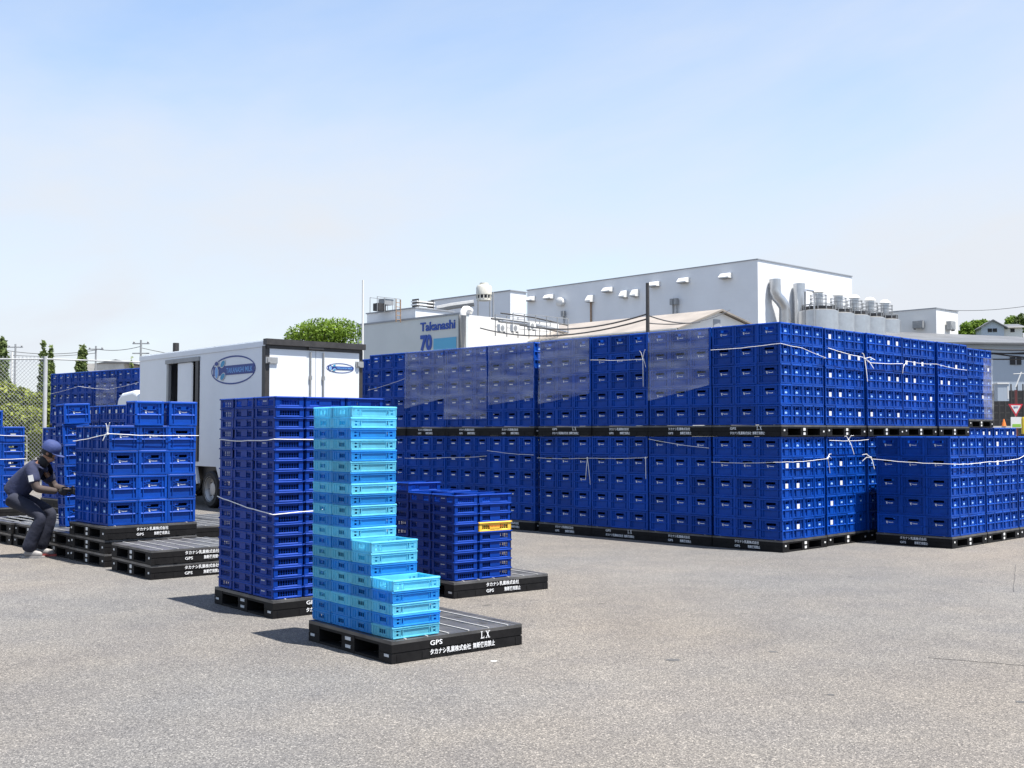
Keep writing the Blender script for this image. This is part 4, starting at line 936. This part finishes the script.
def upole(px, ptop, pbot, Y, r, label, m_=GALV, arm=0):
    p = at(px, ptop, Y); t = empty('utility_pole', Matrix.Translation((p.x, Y, 0)), label, 'pole', 'poles and masts')
    MB().tube([(0, 0, 0), (0, 0, p.z)], [r, r * .75], 10).obj('shaft', m_, t, None, True)
    if arm:
        for k in range(arm): MB().box(-.6, .6, -.04, .04, p.z - .3 - k * .7, p.z - .22 - k * .7).obj('cross_arm', m_, t)
        for k in range(3): MB().rev([(.05, 0), (.07, .08), (.03, .16)], (-.5 + k * .5, 0, p.z - .22), 8).obj('insulator', GALV, t)
    return p
upole(363, 280, 350, 55, .06, 'slim white mast between truck and sign building', STICK)
upole(647.5, 283, 340, 40, .085, 'dark slender pole rising behind the crate wall', DKSTEEL)
upole(12, 352, 400, 40, .045, 'thin pale pole behind the fence at left', STICK)
upole(15.5, 344, 400, 90, .09, 'far utility pole with crossarm at left', GALV, 1); upole(96, 346, 400, 90, .09, 'far utility pole with crossarm above far crates', GALV, 1); upole(141, 340, 400, 80, .09, 'far utility pole with crossarms left of the truck', GALV, 2)
upole(176, 343, 400, 70, .25, 'stubby dark chimney pipe above the truck roof', DKSTEEL)
def wire(a, b, sag, label, r=.02, n=14):
    a, b = Vector(a), Vector(b); pts = [a.lerp(b, i / n) - Vector((0, 0, sag * 4 * (i / n) * (1 - i / n))) for i in range(n + 1)]
    tag(MB().tube(pts, r, 4).obj('overhead_wire', DKSTEEL), label, 'wire', 'overhead wires')
wire(at(-20, 345, 90), at(96, 350, 90), .5, 'far overhead wire from picture edge to the middle pole', .022); wire(at(96, 349, 90), at(142, 346, 80), .2, 'far overhead wire between the two poles left of truck', .022)
wire(at(142, 348, 80), at(300, 352, 78), .6, 'far overhead wire running behind the truck', .02); wire(at(-20, 352, 90), at(96, 353, 90), .3, 'lower far overhead wire left of the truck', .02)
wire(at(647, 314, 40), at(520, 325, 52), .35, 'overhead wire from dark pole towards the cooling tower', .03); wire(at(647, 319, 40), at(480, 328, 56), .5, 'lower overhead wire from dark pole to pipe rack', .03)
wire(at(647, 315, 40), at(700, 322, 50), .15, 'overhead wire from dark pole down to the gable shed', .025); wire(at(647, 323, 40), at(730, 310, 60), .3, 'overhead wire from dark pole up past the gable', .02)
wire(at(945, 310, 90), at(1060, 300, 80), .3, 'overhead wire in the sky above the hill house', .018)
for i, (y0, y1) in enumerate(((345, 349), (348, 353), (352, 350), (356, 357), (343, 360))): wire(at(935, y0, 50), at(1060, y1, 46), .12, f'dark cable before the long shed, {ORD[i+1]} from top', .03)
p = at(110, 363.5, 95); t = empty('far_building', Matrix.Translation((p.x, 95, 0)), 'far pale flat building seen over the far crates', 'building')
MB().box(-2.2, 1.2, 0, 6, 0, p.z).obj('wall', CONC, t); MB().prism([(-1.2, -.1, p.z), (.5, -.1, p.z + .35), (2.0, -.1, p.z)], (0, 6, 0)).obj('roof', GREYR, t)

# ------------------------------------------------------------------ road side at the right edge
sp_ = at(1016, 430, 50); t = empty('slow_sign', Matrix.Translation((sp_.x, 50, 0)), 'white inverted triangle road sign with red border', 'road sign')
RED = mat('sign red', (.55, .02, .04), .4); z1, z0 = at(1016, 404, 50).z, at(1016, 416.5, 50).z; hw = .33
def tri(k, y, zc_=None):
    zc_ = z1 - (z1 - z0) * .34
    return [(x * k, y, zc_ + (z - zc_) * k) for x, z in ((-hw, z1), (0, z0), (hw, z1))]
MB().prism(tri(1, -.02), (0, .02, 0)).obj('border', RED, t); MB().prism(tri(.68, -.026), (0, .005, 0)).obj('face', STICK, t)
link('lettering', text_mesh('lettering', [('徐行', -.11, 0, .11, .01)], NAVY), t, tmat((0, -.03, z1 - .19), (1, 0, 0)))
MB().tube([(0, .03, 0), (0, .03, z1)], .03, 8).obj('post', GALV, t)
bd = MB().box(-.24, .24, -.05, -.02, at(1016, 428, 50).z, at(1016, 417, 50).z).obj('notice_board', STICK, t); MB().box(-.18, .2, -.055, -.05, at(1016, 427, 50).z, at(1016, 424, 50).z).obj('stripe', mat('notice green', (.25, .5, .05), .5), bd)
p = at(1024.5, 430, 30); t = empty('bollard', Matrix.Translation((p.x, 30, 0)), 'yellow guard post at the right picture edge', 'post')
zz = at(1024, 417, 30).z; MB().rev([(.075, 0), (.075, zz - .05), (.05, zz)], (0, 0, 0), 16).obj('tube', mat('yellow paint', (.72, .50, .02), .45, var=.1), t, None, True); MB().box(-.1, -.01, -.1, .0, at(1024, 441, 30).z, at(1024, 434, 30).z).obj('lock_plate', DARK, t)
p = at(1004, 428, 44); t = empty('traffic_cone', Matrix.Translation((p.x, 44, 0)), 'orange traffic cone on a pale concrete block', 'cone'); zz = at(1004, 419, 44).z; zl = at(1004, 426, 44).z
MB().rev([(.09, zl), (.08, zl + .03), (.02, zz)], (0, 0, 0), 12).obj('cone_body', mat('cone orange', (.75, .18, .02), .5), t, None, True)
t = tag(MB().box(-.45, .28, -.1, .4, 0, zl).obj('concrete_block', CONC, None, Matrix.Translation((p.x, 44.1, 0))), 'pale concrete block under the traffic cone', 'block')
t = empty('steel_rack', Matrix.Translation((at(1012, 400, 56).x, 56, 0)), 'dark lattice steel rack behind the road sign', 'rack'); zr = at(1012, 384, 56).z
for k in range(9): MB().box(-.95 + k * .3, -.90 + k * .3, 0, .06, 0, zr).obj('upright', DKSTEEL, t)
for k in range(10): MB().box(-.95, 1.6, .02, .06, .4 + k * .36, .46 + k * .36).obj('crossbar', DKSTEEL, t)
MB().box(-.95, 1.6, 1.0, 1.1, 0, zr - .3).obj('back_panel', DARK, t)
p = at(1003.5, 401, 54); o = MB().box(-.27, .27, 0, .4, p.z, at(1003, 384, 54).z).obj('case', SIDB, None, None); t = empty('switch_cabinet', Matrix.Translation((p.x, 54, 0)), 'grey cabinet hung on the steel rack', 'cabinet'); o.parent = t
MB().box(-.29, .29, -.03, .42, at(1003, 384, 54).z, at(1003, 382.6, 54).z).obj('lid', STICK, t); MB().box(.2, .25, -.01, 0, p.z + .1, at(1003, 386, 54).z).obj('door_trim', STICK, t)
p = at(1016, 404, 52); t = empty('small_crane', Matrix.Translation((p.x, 52, 0)), 'dark red hoist mast with pale jib above the sign', 'hoist'); MB().box(-.045, .045, -.045, .045, 0, at(1016, 390, 52).z).obj('mast', mat('hoist red', (.12, .02, .02), .5), t)
MB().tube([(0, 0, at(1016, 387, 52).z), (.28, 0, at(1016, 372, 52).z)], .03, 6).obj('jib', STICK, t); MB().tube([(-.1, 0, at(1016, 374, 52).z), (.9, 0, at(1016, 373, 52).z)], .02, 6).obj('tie', GALV, t)

# ------------------------------------------------------------------ worker
SKIN = mat('skin', (.32, .17, .11), .5, var=.08); CLOTH = mat('navy work cloth', (.013, .019, .058), .85, var=.3, vscale=7, bump=.5, bscale=14); CAPC = mat('blue cap cloth', (.025, .045, .16), .8, var=.15, bump=.2, bscale=40); GLOVE = mat('black glove', (.010, .010, .012), .8, var=.2); SLEEVE = mat('brown arm cover', (.055, .040, .036), .85, var=.2)
SHOE = mat('grey shoe', (.26, .25, .245), .6, var=.3, vscale=12); SOLE = mat('red shoe sole', (.40, .07, .06), .6)
def skin_mesh(name, chain, edges, m_, sub=2):
    """chain: {key: (co, (rx, ry))}; edges between keys; first key is the root."""
    keys = list(chain); idx = {k: i for i, k in enumerate(keys)}
    me = bpy.data.meshes.new(name); me.from_pydata([tuple(chain[k][0]) for k in keys], [(idx[a], idx[b]) for a, b in edges], [])
    o = bpy.data.objects.new(name, me); COL.objects.link(o); o.modifiers.new('s', 'SKIN'); 
    for i, k in enumerate(keys):
        r = chain[k][1]; sv = me.skin_vertices[0].data[i]; sv.radius = r if isinstance(r, tuple) else (r, r); sv.use_root = (i == 0)
    if sub: sm = o.modifiers.new('u', 'SUBSURF'); sm.levels = sub; sm.render_levels = sub
    bpy.context.view_layer.update()
    out_ = bpy.data.meshes.new_from_object(o.evaluated_get(bpy.context.evaluated_depsgraph_get())); out_.name = name
    bpy.data.objects.remove(o); out_.materials.clear(); out_.materials.append(m_); out_.polygons.foreach_set('use_smooth', [True] * len(out_.polygons)); return out_
W0 = Vector((-5.93, 14.07, 0))
def wp(px, py, dy=0): q = at(px, py, 14.07); return Vector((q.x, 14.07 + dy, q.z)) - W0
J = dict(pel=wp(15.5, 493), wai=wp(20.5, 484), che=wp(29, 473), nek=wp(40, 464), hd0=wp(45, 460), hd1=wp(51, 452), hd2=wp(53, 445))
for s_, n_ in ((-1, 'n'), (1, 'f')):
    J['sh' + n_] = wp(36 + (1.5 if s_ > 0 else 0), 468, .17 * s_); J['el' + n_] = wp(44 + (4 if s_ > 0 else 0), 488, .21 * s_); J['wr' + n_] = wp(62 + (3 if s_ > 0 else 0), 491, .13 * s_)
    J['hi' + n_] = wp(16, 497, .08 * s_); J['kn' + n_] = wp(46 + (2 if s_ > 0 else 0), 516 - (2 if s_ > 0 else 0), .13 * s_); J['an' + n_] = wp(32 + (4 if s_ > 0 else 0), 549 - (1 if s_ > 0 else 0), .12 * s_)
ch = {'pel': (J['pel'], (.06, .07)), 'wai': (J['wai'], (.06, .07)), 'che': (J['che'], (.07, .08)), 'nek': (J['nek'], .05), 'hd0': (J['hd0'], .055), 'hd1': (J['hd1'], (.075, .085)), 'hd2': (J['hd2'], (.07, .075)), 'nose': (J['hd1'] + Vector((.095, 0, -.035)), .014), 'chin': (J['hd1'] + Vector((.05, 0, -.09)), .03)}
ed = [('pel', 'wai'), ('wai', 'che'), ('che', 'nek'), ('nek', 'hd0'), ('hd0', 'hd1'), ('hd1', 'hd2'), ('hd1', 'nose'), ('hd0', 'chin')]
for n_ in 'nf':
    for k, r in (('sh', .034), ('el', .034), ('wr', .028), ('hi', .05), ('kn', .045), ('an', .036)): ch[k + n_] = (J[k + n_], r)
    ed += [('che', 'sh' + n_), ('sh' + n_, 'el' + n_), ('el' + n_, 'wr' + n_), ('pel', 'hi' + n_), ('hi' + n_, 'kn' + n_), ('kn' + n_, 'an' + n_)]
person = tag(link('person', skin_mesh('person', ch, ed, SKIN), None, Matrix.Translation(W0)), 'worker in navy work clothes and blue cap bending to grip blue crates', 'person')
# shirt with short sleeves
c2 = {'che': (J['che'], (.145, .175)), 'wai': (J['wai'], (.14, .165)), 'hem': (J['pel'] + Vector((-.005, 0, .0)), (.142, .165)), 'hem2': (J['pel'] + Vector((-.04, 0, -.045)), (.135, .16)), 'nek': (J['nek'] - Vector((.02, 0, .0)), (.085, .10))}
e2 = [('che', 'wai'), ('wai', 'hem'), ('hem', 'hem2'), ('che', 'nek')]
for n_ in 'nf':
    c2['s' + n_] = (J['sh' + n_], .088); c2['e' + n_] = (J['sh' + n_].lerp(J['el' + n_], .5), .082); c2['g' + n_] = (J['sh' + n_].lerp(J['el' + n_], .78), .080); e2 += [('che', 's' + n_), ('s' + n_, 'e' + n_), ('e' + n_, 'g' + n_)]
shirt = link('shirt', skin_mesh('shirt', c2, e2, CLOTH), person)
MB().box(-.03, .03, -.004, .0, -.04, .04).obj('arm_badge', STICK, shirt, Matrix.Translation(wp(40.5, 477.5, -.17 - .108)) @ Matrix.Rotation(R(-12), 4, 'Y'))
MB().tube([J['nek'] + Vector((-.02, -.08, -.02)), J['nek'] + Vector((.06, -.06, -.06)), J['nek'] + Vector((.08, .0, -.09)), J['nek'] + Vector((.06, .06, -.06)), J['nek'] + Vector((-.02, .08, -.02))], .022, 6).obj('collar', CLOTH, shirt, None, True)
c3 = {'pel': (J['pel'] + Vector((-.01, 0, -.01)), (.125, .15)), 'wst': (J['pel'].lerp(J['wai'], .75), (.125, .145))}; e3 = [('pel', 'wst')]
for n_ in 'nf':
    h_, k_, a_ = J['hi' + n_], J['kn' + n_], J['an' + n_]
    for nm_, co_, r in (('h', h_ + Vector((.0, 0, -.03)), .115), ('t', h_.lerp(k_, .5), .098), ('k', k_, .078), ('s', k_.lerp(a_, .45), .090), ('c', k_.lerp(a_, .85), .092), ('a', a_ + Vector((.0, 0, -.03)), .094)): c3[nm_ + n_] = (co_, r)
    e3 += [('pel', 'h' + n_), ('h' + n_, 't' + n_), ('t' + n_, 'k' + n_), ('k' + n_, 's' + n_), ('s' + n_, 'c' + n_), ('c' + n_, 'a' + n_)]
link('trousers', skin_mesh('trousers', c3, e3, mat('dark navy trousers', (.010, .013, .030), .85, var=.3, vscale=7, bump=.6, bscale=10)), person)
link('neck_cover', skin_mesh('neck_cover', {'a': (J['nek'] + Vector((.0, 0, -.03)), .078), 'b': (J['hd0'], .074), 'c': (J['hd0'].lerp(J['hd1'], .35) + Vector((.01, 0, -.01)), .072)}, [('a', 'b'), ('b', 'c')], GLOVE), person)
for n_ in 'nf':
    a_, b_ = J['el' + n_], J['wr' + n_]
    link('arm_cover', skin_mesh('arm_cover', {'a': (J['sh' + n_].lerp(a_, .55), .056), 'b': (a_, .056), 'c': (a_.lerp(b_, .5), .050), 'd': (b_, .04)}, [('a', 'b'), ('b', 'c'), ('c', 'd')], SLEEVE), person)
    d_ = (b_ - a_).normalized(); sd_ = -1 if n_ == 'n' else 1; up = Vector((0, 0, 1))
    g_ = {'w': (b_, (.036, .03)), 'p': (b_ + d_ * .05, (.022, .042)), 'q': (b_ + d_ * .085, (.018, .042))}; ge = [('w', 'p'), ('p', 'q')]
    for k in range(4):
        l_ = (.075, .085, .08, .062)[k]; o_ = up * (.032 - .021 * k); st_ = b_ + d_ * .085 + o_
        g_[f'a{k}'] = (st_ + d_ * .015, .0105); g_[f'b{k}'] = (st_ + d_ * (l_ * .55) + Vector((0, -sd_ * .012, 0)), .0098); g_[f'c{k}'] = (st_ + d_ * (l_ * .8) + Vector((0, -sd_ * .045, 0)), .009)
        ge += [('q', f'a{k}'), (f'a{k}', f'b{k}'), (f'b{k}', f'c{k}')]
    g_['t0'] = (b_ + d_ * .04 + up * .045, .012); g_['t1'] = (b_ + d_ * .075 + up * .065 + Vector((0, -sd_ * .02, 0)), .011); g_['t2'] = (b_ + d_ * .10 + up * .06 + Vector((0, -sd_ * .045, 0)), .0095); ge += [('p', 't0'), ('t0', 't1'), ('t1', 't2')]
    link('glove', skin_mesh('glove', g_, ge, GLOVE, 1), person)
    a_ = J['an' + n_]; gz = -a_.z
    sh_ = link('shoe', skin_mesh('shoe', {'h': (a_ + Vector((-.045, 0, gz + .06)), (.045, .05)), 'm': (a_ + Vector((.05, 0, gz + .058)), (.042, .048)), 'b': (a_ + Vector((.12, 0, gz + .048)), (.038, .045)), 't': (a_ + Vector((.185, 0, gz + .042)), (.026, .034))}, [('h', 'm'), ('m', 'b'), ('b', 't')], SHOE), person)
    prof = []
    for k in range(20):
        t_ = 2 * math.pi * k / 20; prof.append((a_.x + .065 + .15 * math.cos(t_), a_.y + .048 * math.sin(t_) * (1 + .15 * math.cos(t_)), .0))
    MB().prism(prof, (0, 0, .024)).obj('sole', SOLE if n_ == 'f' else SHOE, sh_)
hc = J['hd1'] + Vector((.0, 0, .035)); capM = Matrix.Translation(hc) @ Matrix.Rotation(R(28), 4, 'Y')
cp = MB().rev([(.113, -.02), (.116, .02), (.108, .06), (.085, .095), (.045, .113), (.004, .117)], (0, 0, 0), 24).obj('cap', CAPC, person, capM, True)
br = MB(); pts = [(.085 + .115 * math.cos(t) if math.cos(t) > 0 else .06, .092 * math.sin(t), -.015 - .012 * abs(math.sin(t))) for t in [math.pi * (i / 12 - .5) for i in range(13)]]
br.prism([(.05, -.09, -.02)] + pts + [(.05, .09, -.02)], (0, 0, .008)).obj('brim', CAPC, cp)
MB().rev([(.008, 0), (.006, .008)], (0, 0, .115), 8).obj('button', CAPC, cp)
for s_ in (-1, 1): MB().rev([(.010, -.02), (.022, 0), (.010, .02)], J['hd1'] + Vector((-.01, .082 * s_, -.02)), 8, 0, 'z').obj('ear', SKIN, person, None, True)
hr = MB().rev([(.083, -.055), (.092, -.02), (.094, .02)], (0, 0, 0), 16, 0, 'z', False).obj('hair', mat('dark hair', (.012, .010, .009), .7), person, Matrix.Translation(J['hd1'] + Vector((-.018, 0, .01))) @ Matrix.Rotation(R(28), 4, 'Y'), True)
for s_ in (-1, 1): MB().rev([(.002, -.009), (.010, 0), (.002, .009)], J['hd1'] + Vector((.070, .032 * s_, -.012)), 8).obj('eye', DARK, person)
MB().box(.075, .086, -.02, .02, -.078, -.073).obj('mouth', mat('lips', (.20, .07, .06), .5), person, Matrix.Translation(J['hd1'] + Vector((-.012, 0, .002))))

# ------------------------------------------------------------------ small things on the yard
TAR = mat('tar stain', (.075, .073, .071), .85, var=.35, vscale=40)
seam = []
for k in range(14): seam.append((2.86 + .093 * k + random.uniform(-.012, .012), 7.78 - .0475 * k + random.uniform(-.012, .012), .002))
o = MB().tube(seam, .0016, 4).obj('asphalt_crack', TAR); tag(o, 'thin dark crack in the asphalt at right foreground', 'crack')
s2_ = [Vector((4.87 + .094 * k + random.uniform(-.012, .012), 10.98 + .204 * k, .002)) for k in range(12)]
o = MB().tube(s2_, .0022, 4).obj('asphalt_crack', DKSTEEL); tag(o, 'dark joint in asphalt before the low stacks', 'crack')
for i, (x, y, s, m_, lab) in enumerate(((-.125, 7.66, .018, STICK, 'tiny pale scrap on asphalt before the lettered pallet'), (1.10, 7.70, .042, TAR, 'largest dark tar stain in the middle foreground asphalt'), (1.84, 7.98, .03, TAR, 'small tar stain farther right than the largest stain'), (1.88, 6.68, .02, TAR, 'small tar stain nearest the picture bottom at right'), (2.92, 6.5, .03, TAR, 'tar stain at the right picture edge'))):
    pts = [(s * random.uniform(.7, 1.25) * math.cos(k * .524) * 1.3, s * random.uniform(.6, 1.1) * math.sin(k * .524), .0) for k in range(12)]
    o = MB().prism(pts, (0, 0, .0012)).obj('litter_scrap' if m_ is STICK else 'tar_stain', m_, None, Matrix.Translation((x, y, .0005)))
    tag(o, lab, 'scrap' if m_ is STICK else 'stain')
